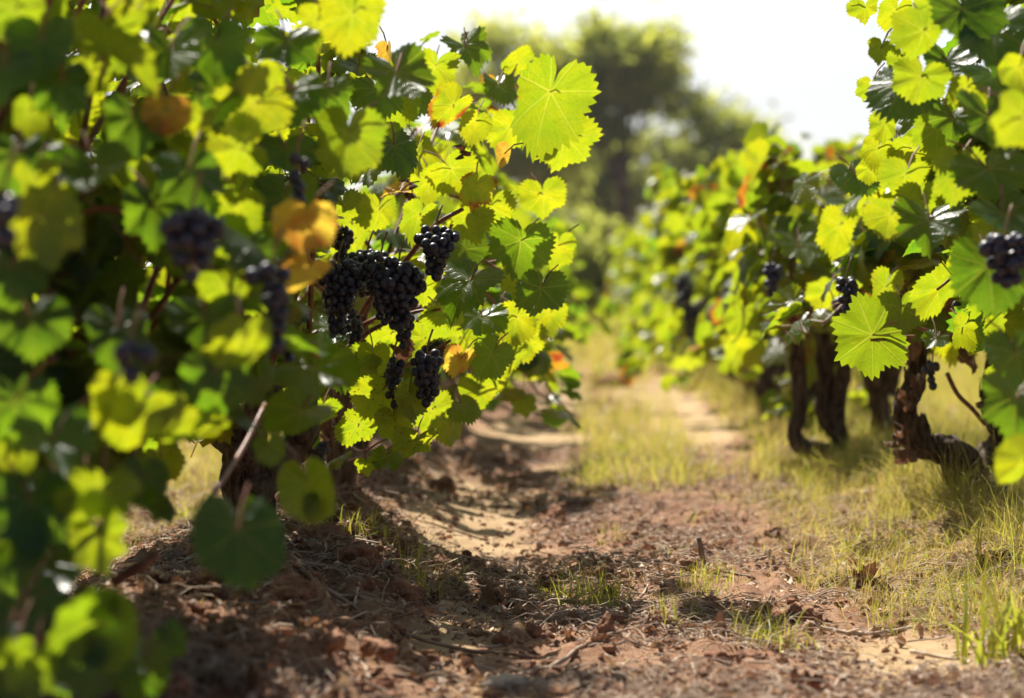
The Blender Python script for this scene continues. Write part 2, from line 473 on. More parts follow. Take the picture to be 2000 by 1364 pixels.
def build_ground():
    xs = np.concatenate([np.arange(-1.5, 1.6, 0.0085)])
    gx = [1.6]; st = 0.02
    while gx[-1] < 400: gx.append(gx[-1] + st); st *= 1.22
    gx2 = [-1.5]; st = 0.02
    while gx2[-1] > -400: gx2.append(gx2[-1] - st); st *= 1.22
    xs = np.concatenate([gx2[1:][::-1], xs, gx])
    ys = [2.6]; 
    while ys[-1] < 700:
        y = ys[-1]; ys.append(y + (0.0125 if y < 6.6 else 0.0125 + (y - 6.6) * 0.012))
    yb = [2.6]; st = 0.03
    while yb[-1] > -60: yb.append(yb[-1] - st); st *= 1.3
    ys = np.array(yb[1:][::-1] + ys)
    X, Y = np.meshgrid(xs, ys)
    SX = np.maximum(np.gradient(xs)[None, :] + 0 * Y, np.gradient(ys)[:, None] * 0.8 + 0 * X)
    Z = ground_z(X, Y, SX)
    ny, nx = X.shape
    i, j = np.meshgrid(np.arange(ny - 1), np.arange(nx - 1), indexing='ij')
    q = np.stack([i * nx + j, i * nx + j + 1, (i + 1) * nx + j + 1, (i + 1) * nx + j], -1).reshape(-1, 4)
    dark = np.clip((fbm(X * 5, Y * 4, 3, 61) - 0.56) * 5, 0, 1) * (1 - sandiness(X, Y))
    col = np.stack([sandiness(X, Y), grassiness(X, Y), dark], -1).reshape(-1, 3)
    mb = MB(); mb.add(np.stack([X, Y, Z], -1).reshape(-1, 3), None, q, col)
    o = mb.build("ground", M_SOIL)
    tag(o, "sandy red vineyard soil with a trodden path between the vine rows", "ground", None, 'structure')
build_ground()

def gz(x, y): return float(ground_z(np.array([x]), np.array([y]))[0])

# ------------------------------------------------------------------ leaves
def leaf_proto(teeth, per, rings, deep=1.0, amp=0.07, seed=0):
    """flat vine leaf: petiole at the origin, tip towards +y; returns verts, tris, quads, ring fraction"""
    r0 = np.random.default_rng(seed)
    N = teeth * per
    i = np.arange(N)
    th = -np.pi + (i + 0.5) / N * 2 * np.pi
    ka = np.array([0, 25, 51, 78, 104, 134, 160, 172, 180.0])
    kr = np.array([1.0, 0.98 - 0.24 * deep, 0.93, 0.90 - 0.24 * deep, 0.84, 0.76, 0.62, 0.40, 0.12])
    kr = kr * (1 + r0.normal(0, 0.03, len(kr)))
    a = np.abs(np.degrees(th))
    k = np.clip(np.searchsorted(ka, a) - 1, 0, len(ka) - 2)
    f = (a - ka[k]) / (ka[k + 1] - ka[k]); f = f * f * (3 - 2 * f) * 0.7 + f * 0.3
    r = kr[k] + (kr[k + 1] - kr[k]) * f
    saw = {2: np.array([-0.6, 0.8]), 3: np.array([-0.8, 0.1, 1.0]), 1: np.array([0.0])}[per]
    tsz = 0.6 + 0.8 * r0.random(teeth)
    r = r * (1 + amp * saw[i % per] * tsz[i // per] * np.clip((178 - a) / 20, 0, 1))
    xy = np.stack([np.sin(th) * r, np.cos(th) * r], -1) / 1.62       # about one unit wide
    fr = np.linspace(0, 1, rings + 1)[1:]
    V = [np.zeros((1, 2))] + [xy * q for q in fr]
    V = np.concatenate(V)
    tris = np.stack([np.zeros(N, int), 1 + (i + 1) % N, 1 + i], -1)
    quads = []
    for q in range(rings - 1):
        b0, b1 = 1 + q * N, 1 + (q + 1) * N
        quads.append(np.stack([b0 + i, b0 + (i + 1) % N, b1 + (i + 1) % N, b1 + i], -1))
    quads = np.concatenate(quads) if quads else np.zeros((0, 4), int)
    keep = None
    return V, tris, quads

PROTO = {
    'hero': [leaf_proto(34, 3, 4, d, 0.065, s) for s, d in enumerate((0.2, 0.45, 0.7, 0.3))],
    'mid': [leaf_proto(22, 2, 2, d, 0.075, s) for s, d in enumerate((0.3, 0.55, 0.9, 0.2))],
    'far': [leaf_proto(17, 1, 1, d, 0.0, s) for s, d in enumerate((0.4, 0.8))],
}

def add_leaves(mb, lod, pos, tip, nrm, size, col, rs, cup=1.0):
    """many leaves: pos, tip direction, upper-face normal (n x 3), size = width in metres, col (n x 3)"""
    n = len(pos)
    if n == 0: return
    nrm = unit(nrm); y = unit(tip - nrm * np.sum(tip * nrm, 1, keepdims=True)); x = np.cross(y, nrm)
    which = rs.integers(0, len(PROTO[lod]), n)
    for w in range(len(PROTO[lod])):
        s = np.nonzero(which == w)[0]
        if len(s) == 0: continue
        V, T, Q = PROTO[lod][w]
        m = len(s); k = len(V)
        u = V[None, :, 0]; v = V[None, :, 1]
        r2 = u ** 2 + v ** 2; th = np.arctan2(u, v)
        c = lambda a, b: rs.uniform(a, b, (m, 1))
        fold = c(-0.15, 0.50) * cup
        bend = c(-0.3, 1.0) * cup
        z = fold * np.abs(u) - bend * r2 * (0.6 + 0.5 * np.sign(v) * np.abs(v) ** .5)
        z = z + c(0.03, 0.16) * cup * r2 * np.sin(th * rs.integers(2, 4, (m, 1)) + c(0, 6.28)) * 1.6
        z = z + c(0.0, 0.09) * cup * r2 * np.sin(th * 7 + c(0, 6.28)) * 2
        if lod == 'hero':
            loc = th / R(52); loc = loc - np.round(loc)
            z = z + 0.018 * np.sqrt(r2) * np.cos(loc * 2 * np.pi + np.pi) * np.clip(1 - r2 * 2, 0.2, 1)
            z = z + 0.01 * np.sin(u * 31 + c(0, 6)) * np.sin(v * 27 + c(0, 6))
        wide = c(0.88, 1.12)
        L = np.stack([u * wide + 0 * z, v / wide + 0 * z, z], -1) * size[s][:, None, None]
        Wd = L[..., 0:1] * x[s][:, None] + L[..., 1:2] * y[s][:, None] + L[..., 2:3] * nrm[s][:, None] + pos[s][:, None]
        off = (np.arange(m) * k)[:, None, None]
        mb.add(Wd.reshape(-1, 3), (T[None] + off).reshape(-1, 3), (Q[None] + off).reshape(-1, 4) if len(Q) else None,
               np.repeat(col[s], k, 0), np.tile(V * 1.62, (m, 1)))

def add_petioles(mb, a, b, rad, matidx):
    """thin three-sided stalks from a to b (n x 3)"""
    n = len(a)
    if n == 0: return
    d = unit(b - a); h = unit(np.cross(d, np.array((0.31, 0.2, 0.93)))); w = np.cross(d, h)
    mid = (a + b) / 2 + np.array((0, 0, 0.12)) * np.linalg.norm(b - a, axis=1, keepdims=True)
    rings = []
    for c in (a, mid, b):
        for q in range(3):
            an = q * 2.0944
            rings.append(c + rad * (math.cos(an) * h + math.sin(an) * w))
    V = np.stack(rings, 1)
    Q = []
    for s in range(2):
        for q in range(3):
            Q.append((s * 3 + q, s * 3 + (q + 1) % 3, s * 3 + 3 + (q + 1) % 3, s * 3 + 3 + q))
    Q = np.array(Q)
    off = (np.arange(n) * 9)[:, None, None]
    mb.add(V.reshape(-1, 3), None, (Q[None] + off).reshape(-1, 4), None, None, matidx)

def leaf_cols(n, rs, autumn=0.06, lively=1.0):
    c = np.stack([rs.random(n) ** lively, np.where(rs.random(n) < autumn * .5, rs.uniform(0.25, .8, n), rs.uniform(0, 0.15, n)), rs.random(n)], -1)
    return c

# ------------------------------------------------------------------ grapes
def ico(sub):
    import bmesh
    bm = bmesh.new(); bmesh.ops.create_icosphere(bm, subdivisions=sub, radius=1.0)
    v = np.array([q.co[:] for q in bm.verts]); bm.verts.ensure_lookup_table()
    f = np.array([[q.index for q in t.verts] for t in bm.faces]); bm.free()
    return v, f
ICO = {1: ico(1), 2: ico(2), 3: ico(3), 4: ico(4)}

def grape_cluster(parent, origin, top, width, height, berry, sub, seed, lean=(0, 0, 0)):
    """cone of berries hanging from top; the berry mesh with its stalk as a child"""
    rs = np.random.default_rng(seed)
    top = np.asarray(top, float); lean = np.asarray(lean, float)
    pts = []
    tries = 0
    want = int(1.05 * (width * width * height) / (2 * berry) ** 3 * 0.95) + 12
    shoulder = rs.uniform(-0.3, 0.3)
    while len(pts) < want and tries < 9000:
        tries += 1
        t = rs.random() ** 0.85
        prof = (0.55 + 0.45 * math.sin(min(1, t / 0.3) * math.pi / 2)) * (1 - 0.70 * max(0, t - 0.25) / 0.75)
        a = rs.random() * 6.283; R0 = width / 2 * prof * (1 + .32 * math.sin(a * 2 + seed) * math.sin(t * 7 + seed)) - berry * 0.6; q = max(R0, 0.002) * (0.45 + 0.55 * math.sqrt(rs.random())) * (1 + 0.25 * math.cos(a - shoulder * 9) * (t < .4))
        p = top + np.array((q * math.cos(a), q * math.sin(a), -t * height)) + lean * t * height
        if all(np.dot(p - o, p - o) > (1.55 * berry) ** 2 for o in pts): pts.append(p)
    pts = np.array(pts)
    v, f = ICO[sub]
    mb = MB(); n = len(pts); k = len(v)
    sz = berry * np.where(rs.random(n) < .08, .6, 1) * rs.uniform(0.80, 1.12, n)
    V = pts[:, None] + v[None] * sz[:, None, None] * np.array((1, 1, 1.05))
    mb.add(V.reshape(-1, 3), (f[None] + (np.arange(n) * k)[:, None, None]).reshape(-1, 3), None, np.repeat(np.stack([rs.random(n), rs.random(n), rs.random(n)], -1), k, 0))
    o = mb.build("grape_cluster", M_GRAPE, parent, origin)
    st = MB()
    tube(st, spline([top + (0.01, 0.01, 0.045), top + (0.0, 0.004, 0.01), top + lean * height * .5 + (0, 0, -height * .5), top + lean * height * .9 + (0, 0, -height * 0.9)], 10), np.linspace(0.0022, 0.0012, 10), 5)
    for b in pts[::5]:
        t = (top[2] - b[2]) / height
        tube(st, np.array([top + lean * t * height + (0, 0, -t * height * 0.9), b]), 0.0011, 4, cap=False)
    st.build("stalk", M_STALK, o, (0, 0, 0) if False else origin)
    return o

# ------------------------------------------------------------------ vines
LEFT_EDGE = ([-200, 0, 40, 110, 140, 230, 300, 390, 470, 560, 660, 700, 760, 850, 900, 1400], [770, 800, 880, 925, 980, 1075, 1110, 1100, 1085, 1085, 1050, 1010, 930, 840, 760, 700])

def keep_left_focus(p, size):
    px, py, d = project(p)
    return (px + size / 2 / d * F * 0.75 < np.interp(py, *LEFT_EDGE)) & (py < 960) & (py > np.interp(px, [700, 800, 900, 1000, 1100], [-300, 60, 80, 130, 160]))

def keep_left_near(p, size):
    px, py, d = project(p)
    e = np.interp(py, [-300, 0, 200, 450, 560, 700, 850, 960, 1000, 1400], [800, 760, 690, 640, 600, 640, 520, 260, 150, 90])
    lowhole = (py > 860) & (px > 330)
    return (px + size / 2 / d * F * 0.6 < e) & ~lowhole & (d > 2.3)

def keep_right_near(p, size):
    px, py, d = project(p)
    e = np.interp(py, [-300, 0, 100, 300, 480, 520, 700, 860, 1400], [1690, 1700, 1730, 1720, 1720, 1790, 1890, 1980, 2050])
    return (px - size / 2 / d * F * 0.6 > e) & (d > 2.6)

def keep_right_mid(p, size):
    px, py, d = project(p)
    top = np.interp(px, [1380, 1450, 1480, 1560, 1700, 2000], [420, 360, 270, 330, 330, 250])
    low = np.interp(px, [1400, 1500, 1600, 1700, 2000], [730, 690, 640, 660, 720])
    return (py - size / 2 / d * F * .5 > top) & (py < low) & (px > 1420)

RAYS = []
def open_to_sun(specs, least=.5):
    for q in specs:
        if q[6] is not None and q[6] >= least: 
            RAYS.append(P(q[0], q[1], q[2]) + (0, 0, -.02))
            if q[7] > .5:
                for ox, oy in ((-30, 30), (30, 30), (0, 70), (0, 20)): RAYS.append(P(q[0] + ox, q[1] + oy, q[2]))

def keep_all(p, size): return np.ones(len(p), bool)

def gnarl(rs, pts, amt):
    p = np.array(pts, float)
    p[1:-1] += rs.normal(0, amt, p[1:-1].shape)
    return p

def make_vine(x, y, label, group, seed, lod='mid', height=1.05, shoots=18, radius=0.45, leaf=0.125, keep=keep_all,
              arms=None, clusters=(), heroes=(), autumn=0.06, canes_own=True, density=1.0, random_clusters=0, low=0.0, thin=0.6, lively=0.9, fill=0):
    rs = np.random.default_rng(seed)
    bz = gz(x, y) - 0.02
    base = np.array((x, y, bz))
    root = empty("grapevine", base, label, "grapevine", group)
    # trunk and arms
    tm = MB()
    sides, seg = (26, 60) if lod == 'hero' else ((18, 34) if lod == 'mid' else (8, 10))
    if arms is None:
        hh = rs.uniform(0.20, 0.28)
        t0 = gnarl(rs, [base, base + (rs.normal(0, .03), rs.normal(0, .03), hh * .5), base + (rs.normal(0, .03), rs.normal(0, .03), hh)], 0.012)
        arms = [(t0, 0.050, 0.046) if lod != 'far' else (t0, .034, .03)]
        na = 4
        for k in range(na):
            a = k * 6.283 / na + rs.uniform(-.4, .4)
            o = np.array((math.cos(a), math.sin(a), 0))
            arms.append((gnarl(rs, [t0[-1] - (0, 0, .02), t0[-1] + o * .08 + (0, 0, .06), t0[-1] + o * rs.uniform(.12, .2) + (0, 0, rs.uniform(.14, .22))], 0.012), 0.026, 0.017))
    for k, (pts, r0, r1) in enumerate(arms):
        pts = np.asarray(pts, float)
        sp = spline(pts, seg)
        tube(tm, sp, np.linspace(r0, r1, seg), sides, None, 0, 0.42 if lod != 'far' else 0.2, seed + k)
        if lod == 'hero':                                         # loose strips of bark
            for q in range(26):
                i = rs.integers(2, seg - 10); ln = rs.integers(5, 9)
                a = rs.random() * 6.283; rr = (r0 + (r1 - r0) * i / seg) * 1.05
                off = np.array((math.cos(a) * rr, math.sin(a) * rr, 0))
                s = sp[i:i + ln] + off + np.linspace(0, 1, ln)[:, None] * off * rs.uniform(0, .35)
                tube(tm, s, np.linspace(.0035, .0012, ln), 4, None, 0)
    tm.build("trunk", M_BARK, root, base)
    heads = [np.asarray(a[0])[-1] for a in arms[1:]] or [np.asarray(arms[0][0])[-1]]
    # shoots
    P_, T_, N_, S_, A_, B_ = [], [], [], [], [], []
    canes = []
    for k in range(shoots):
        h = heads[k % len(heads)]
        a = k * 2.39996 + rs.uniform(-.5, .5)
        outw = np.array((math.cos(a), math.sin(a), 0))
        lift = rs.uniform(0.15, 1.0)
        top = height - (h[2] - bz)
        end = np.array((x, y, 0)) + outw * radius * rs.uniform(0.35, 1.0) * (1.15 - 0.45 * lift) + (0, 0, bz + (h[2] - bz) + top * (lift * 1.0 - 0.10 - low * (1 - lift)))
        midp = h * 0.45 + end * 0.55 + outw * 0.05 + (0, 0, 0.10 + 0.08 * rs.random())
        pts = spline([h, midp, end, end + outw * .07 + (0, 0, -.06 * (1.2 - lift))], 18)
        ln = np.linalg.norm(np.diff(pts, axis=0), axis=1).sum()
        canes.append((pts, 0.0052))
        nl = max(4, int(ln / 0.05 * density))
        for q in range(nl):
            t = 0.12 + 0.88 * (q + rs.random() * .6) / nl
            i = min(int(t * 17), 16)
            node = pts[i] + (pts[i + 1] - pts[i]) * (t * 17 - i)
            tn = unit(pts[i + 1] - pts[i])
            rad = node - np.array((x, y, node[2])); rad[2] = 0
            o = unit(rad + rs.normal(0, .25, 3) * 0.5)
            for rep in range(2 if rs.random() < 0.55 else 1):
                side = unit(np.cross(tn, rs.normal(0, 1, 3)))
                pd = unit(side * 0.8 + o * 0.7 + np.array((0, 0, 0.35)))
                L = rs.uniform(.05, .11)
                p = node + pd * L
                if rs.random() < .68: nn = unit(o * 0.40 + np.array((0, 0, 0.15)) + SUNV * 0.80 + rs.normal(0, .36, 3))
                else: nn = unit(o * 0.30 + np.array((0, -0.15, 0.85)) + rs.normal(0, .32, 3))
                tp = unit(o * 0.55 + pd * .4 + np.array((0, 0, -0.9)) + rs.normal(0, .25, 3))
                P_.append(p); N_.append(nn); T_.append(tp); A_.append(node); B_.append(p)
                S_.append(leaf * rs.uniform(.50, 1.22) * (1.05 - 0.35 * t if rep == 0 else 0.62))
    for k in range(fill):                       # extra leaves added inside the bush to close gaps and darken it
        a = rs.random() * 6.283; q = radius * .85 * math.sqrt(rs.random())
        p = np.array((x + q * math.cos(a), y + q * math.sin(a), bz + rs.uniform(.12 if low > .5 else .3, height * .95)))
        o = unit(np.array((math.cos(a), math.sin(a), 0)))
        P_.append(p); A_.append(p + rs.normal(0, .03, 3) + (0, 0, -.04)); B_.append(p); S_.append(leaf * rs.uniform(.6, 1.15))
        N_.append(unit(o * .3 + SUNV * .5 + np.array((0, 0, .4)) + rs.normal(0, .4, 3))); T_.append(unit(o * .5 + np.array((0, 0, -.9)) + rs.normal(0, .3, 3)))
    P_, N_, T_, S_, A_, B_ = map(np.array, (P_, N_, T_, S_, A_, B_))
    kp = keep(P_ + T_ * S_[:, None] * .3, S_) & (P_[:, 2] > bz + 0.08)
    back = (P_[:, 0] - x) * SUNV[0] + (P_[:, 1] - y) * SUNV[1]
    for o_ in RAYS:                         # gaps in the leaf roof through which the sun reaches the brightest leaves
        w_ = P_ - o_; t_ = w_ @ SUNV; pd_ = np.linalg.norm(w_ - t_[:, None] * SUNV, axis=1)
        kp &= ~((t_ > .03) & (t_ < 1.8) & (pd_ < .38 * S_ + .028) & (rs.random(len(P_)) < .92))
    kp &= rs.random(len(P_)) > thin * np.clip(back * 4 + .3, 0, 1)
    P_, N_, T_, S_, A_, B_ = P_[kp], N_[kp], T_[kp], S_[kp], A_[kp], B_[kp]
    fm = MB()
    add_leaves(fm, lod, P_, T_, N_, S_, leaf_cols(len(P_), rs, autumn, lively), rs)
    if lod != 'far': add_petioles(fm, A_, B_, 0.0014, 1)
    if fm.n: fm.build("foliage", [M_LEAF, M_PETIOLE], root, base)
    kc = MB()
    for pts, r0 in canes:
        ok = keep(pts, np.zeros(len(pts)))
        n = len(pts) if ok.all() else int(np.argmin(ok))
        if n < 4: continue
        if canes_own: kc = MB()
        tube(kc, pts[:n], np.linspace(r0, r0 * .45, n), 6 if lod != 'far' else 4)
        if canes_own: kc.build("cane", M_CANE, root, base)
    if not canes_own and kc.n: kc.build("canes", M_CANE, root, base)
    # fruit
    for (px, py, d, w, h, bs, sub) in clusters:
        s = d / F
        grape_cluster(root, base, P(px, py - h / 2, d), w * s, h * s, bs, sub, seed + int(px))
    for k in range(random_clusters):
        a = math.pi * (1 if x > 0 else 0) + rs.normal(0, .8); q = rs.uniform(.22, .42)
        grape_cluster(root, base, base + (math.cos(a) * q, math.sin(a) * q, rs.uniform(.36, .58)), .085, .15, .0095, 1, seed * 31 + k)
    # leaves big enough to be read one by one
    for hspec in heroes:
        if hspec[6] is not None and hspec[6] < .3:
            w_ = P(*hspec[:3]) - np.array(RAYS or [(9e9, 0, 0)]); w_[:, 2] -= .02; t_ = w_ @ SUNV
            pd_ = np.linalg.norm(w_ - t_[:, None] * SUNV, axis=1)
            if ((t_ > .02) & (t_ < 1.8) & (pd_ < .34 * hspec[3] * hspec[2] / F)).any(): continue
        hero_leaf(root, base, rs, *hspec)
    return root

BRIGHT = (-0.30, 0.45, -0.80)
FLAT = (0.05, 0.72, 0.62)

def hero_leaf(root, base, rs, px, py, d, wpx, ang, n=BRIGHT, lit_hue=None, autumn=0.05, lod='hero', cup=0.8, name="leaf", label=None, jitter=0.12, flecks=0.0):
    """one leaf whose petiole meets the blade at pixel (px,py), d metres off; ang = direction of its tip in the picture, 0 down, 90 to the right"""
    pos = P(px, py, d)[None]
    a = R(ang)
    t = CR @ np.array((math.sin(a), -math.cos(a), 0.0))
    nn = CR @ (unit(np.array(n)) + rs.normal(0, jitter, 3))
    mb = MB()
    col = np.array([[rs.uniform(.35, .95) if lit_hue is None else lit_hue, autumn, flecks]])  # low tone for leaves in shade, high for sunlit: light put into colour
    size = wpx * d / F * 1.08
    add_leaves(mb, lod, pos, t[None], nn[None], np.array([size]), col, rs, cup)
    # stalk
    e = pos[0] + CR @ np.array((-math.sin(a) * .03 + rs.normal(0, .02), math.cos(a) * .045, -0.035))
    add_petioles(mb, e[None], pos, 0.0017, 1)
    o = mb.build(name, [M_LEAF, M_PETIOLE], root, base)
    if label: o['label'] = label
    return o

def dry_leaf_mesh(pos, size, rs, flat=0.4, col=None):
    """curled dead leaf"""
    V, T, Q = PROTO['mid'][rs.integers(0, 4)]
    u, v = V[:, 0], V[:, 1]; r2 = u * u + v * v
    k = rs.uniform(3.0, 7.0); a = rs.uniform(0, 3.14)
    w = u * math.cos(a) + v * math.sin(a); s = -u * math.sin(a) + v * math.cos(a)
    bw = np.sin(w * k) / k; bz_ = (1 - np.cos(w * k)) / k
    z = bz_ * 0.9 + 0.22 * np.sin(s * 7 + rs.uniform(0, 6)) * np.sqrt(r2) + 0.10 * np.sin(w * 13 + s * 9 + rs.uniform(0, 6)) + 0.06 * np.sin(w * 29 - s * 23)
    L = np.stack([bw, s, z], -1) * size
    e = Euler((rs.normal(0, flat), rs.normal(0, flat), rs.uniform(0, 6.28))).to_matrix()
    W = L @ np.array(e).T
    W[:, 2] -= np.quantile(W[:, 2], 0.08)
    mb = MB()
    c = (rs.random(), 0, rs.random()) if col is None else col
    mb.add(W + pos, T, Q, c)
    return mb
# ---- the vines of the two rows
def h_(px, py, d, w, ang, kind='b', lit_hue=None, au=0.05, **k):
    n = {'b': BRIGHT, 'f': FLAT, 'c': (0.1, 0.15, -0.97), 'u': (0.2, 0.5, 0.8), 'l': (-0.75, 0.2, -0.55), 'r': (0.72, 0.35, -0.5), 'g': (0.30, 0.62, 0.72)}[kind]
    return (px, py, d, w, ang, n, lit_hue, au, k.get('lod', 'hero'), k.get('cup', 1.1), k.get('name', 'leaf'), k.get('label'), k.get('jit', 0.12), k.get('fl', 0.0))

A0 = lambda px, py, d: P(px, py, d)
focus_heroes = [
    h_(1075, 180, 4.72, 172, -8, 'b', .55, label="large backlit leaf with a folded dark lobe", cup=.6), h_(1105, 268, 4.86, 120, -5, 'b', .75), h_(935, 292, 4.66, 158, 0, 'f', .2, cup=1.0),
    h_(850, 128, 4.90, 98, 5, 'b', .7), h_(908, 92, 4.98, 90, 15, 'f', .15), h_(835, 62, 5.0, 60, 20, 'f', .1), h_(885, 205, 4.7, 80, -40, 'b', .9, .32),
    h_(930, 236, 4.72, 62, -15, 'b', .9), h_(1018, 470, 4.72, 110, -10, 'c', .2), h_(918, 548, 4.62, 125, -15, 'f', .1), h_(1058, 562, 4.70, 100, -5, 'f', .1),
    h_(1003, 532, 4.78, 66, 10, 'b', .8), h_(868, 622, 4.74, 88, 20, 'b', .6), h_(962, 690, 4.66, 80, -30, 'c', .3), h_(800, 775, 4.58, 78, 5, 'l', .85, fl=1.0),
    h_(812, 862, 4.58, 80, -5, 'b', .85, fl=1.0), h_(755, 890, 4.62, 62, -5, 'f', .2), h_(740, 770, 4.64, 90, -35, 'b', .8, fl=.95), h_(900, 700, 4.62, 62, -15, 'b', .9, .98, label="orange and yellow turning leaf"),
    h_(740, 410, 4.7, 80, 0, 'b', .8), h_(815, 300, 4.74, 62, 0, 'l', .9), h_(770, 285, 4.5, 90, 5, 'f', .15), h_(820, 420, 4.85, 75, -10, 'b', .7),
    h_(975, 165, 4.95, 70, 0, 'f', .2), h_(1010, 125, 4.98, 60, 170, 'b', .8), h_(1000, 250, 4.95, 90, -20, 'b', .85), h_(880, 330, 4.9, 90, 30, 'b', .8),
    h_(960, 400, 4.85, 90, -10, 'b', .9), h_(1060, 380, 5.0, 85, 5, 'b', .9), h_(925, 425, 4.8, 80, 15, 'b', .8), h_(940, 620, 4.85, 90, 0, 'f', .2),
    h_(1010, 620, 4.9, 80, -10, 'b', .9), h_(700, 620, 4.8, 90, 10, 'f', .2), h_(770, 650, 4.85, 90, -5, 'b', .7), h_(845, 800, 4.85, 85, 0, 'b', .7),
    h_(900, 790, 4.95, 70, 10, 'f', .3), h_(700, 720, 4.7, 80, 5, 'b', .6), h_(1090, 480, 5.05, 70, 0, 'b', .9), h_(830, 560, 4.9, 70, 0, 'b', .7),
    h_(985, 300, 4.64, 44, -60, 'l', .9, .95, label="small red curled leaf"), h_(757, 95, 4.4, 40, 10, 'l', .9, .9, label="small bright red leaf"), h_(780, 375, 4.7, 50, -60, 'f', .9, .9),
    h_(735, 175, 4.6, 95, 0, 'f', .2), h_(770, 210, 4.75, 85, 10, 'b', .6), h_(800, 180, 4.85, 80, -10, 'f', .15), h_(745, 260, 4.7, 85, 0, 'b', .55), h_(700, 130, 4.5, 80, 0, 'f', .2), h_(790, 130, 4.8, 60, 0, 'b', .7), h_(720, 330, 4.7, 80, 0, 'f', .3), h_(690, 470, 4.9, 80, 0, 'b', .7), h_(840, 350, 4.95, 80, 0, 'b', .8),
    h_(670, 400, 4.55, 70, 10, 'b', .7), h_(700, 830, 4.7, 80, -20, 'b', .7, fl=.9), h_(690, 780, 4.75, 80, 0, 'f', .2), h_(770, 820, 4.62, 70, 10, 'b', .8, fl=.95), h_(850, 720, 4.9, 80, 0, 'f', .2), h_(935, 760, 5.0, 76, 0, 'b', .8), h_(880, 830, 5.05, 66, 0, 'b', .7), h_(965, 740, 5.1, 60, 10, 'b', .8), h_(1030, 660, 5.1, 76, 0, 'b', .9), h_(1075, 610, 5.15, 66, 0, 'b', .9), h_(1000, 690, 5.0, 70, -10, 'b', .85), h_(715, 905, 4.6, 40, 10, 'b', .8), h_(730, 690, 4.72, 80, 0, 'b', .6), h_(655, 720, 4.6, 80, 10, 'f', .2), h_(630, 800, 4.7, 70, 0, 'b', .5), h_(830, 660, 4.8, 80, 10, 'b', .7), h_(900, 660, 4.9, 80, 0, 'b', .7), h_(930, 360, 4.75, 70, -10, 'b', .95, .3),
]
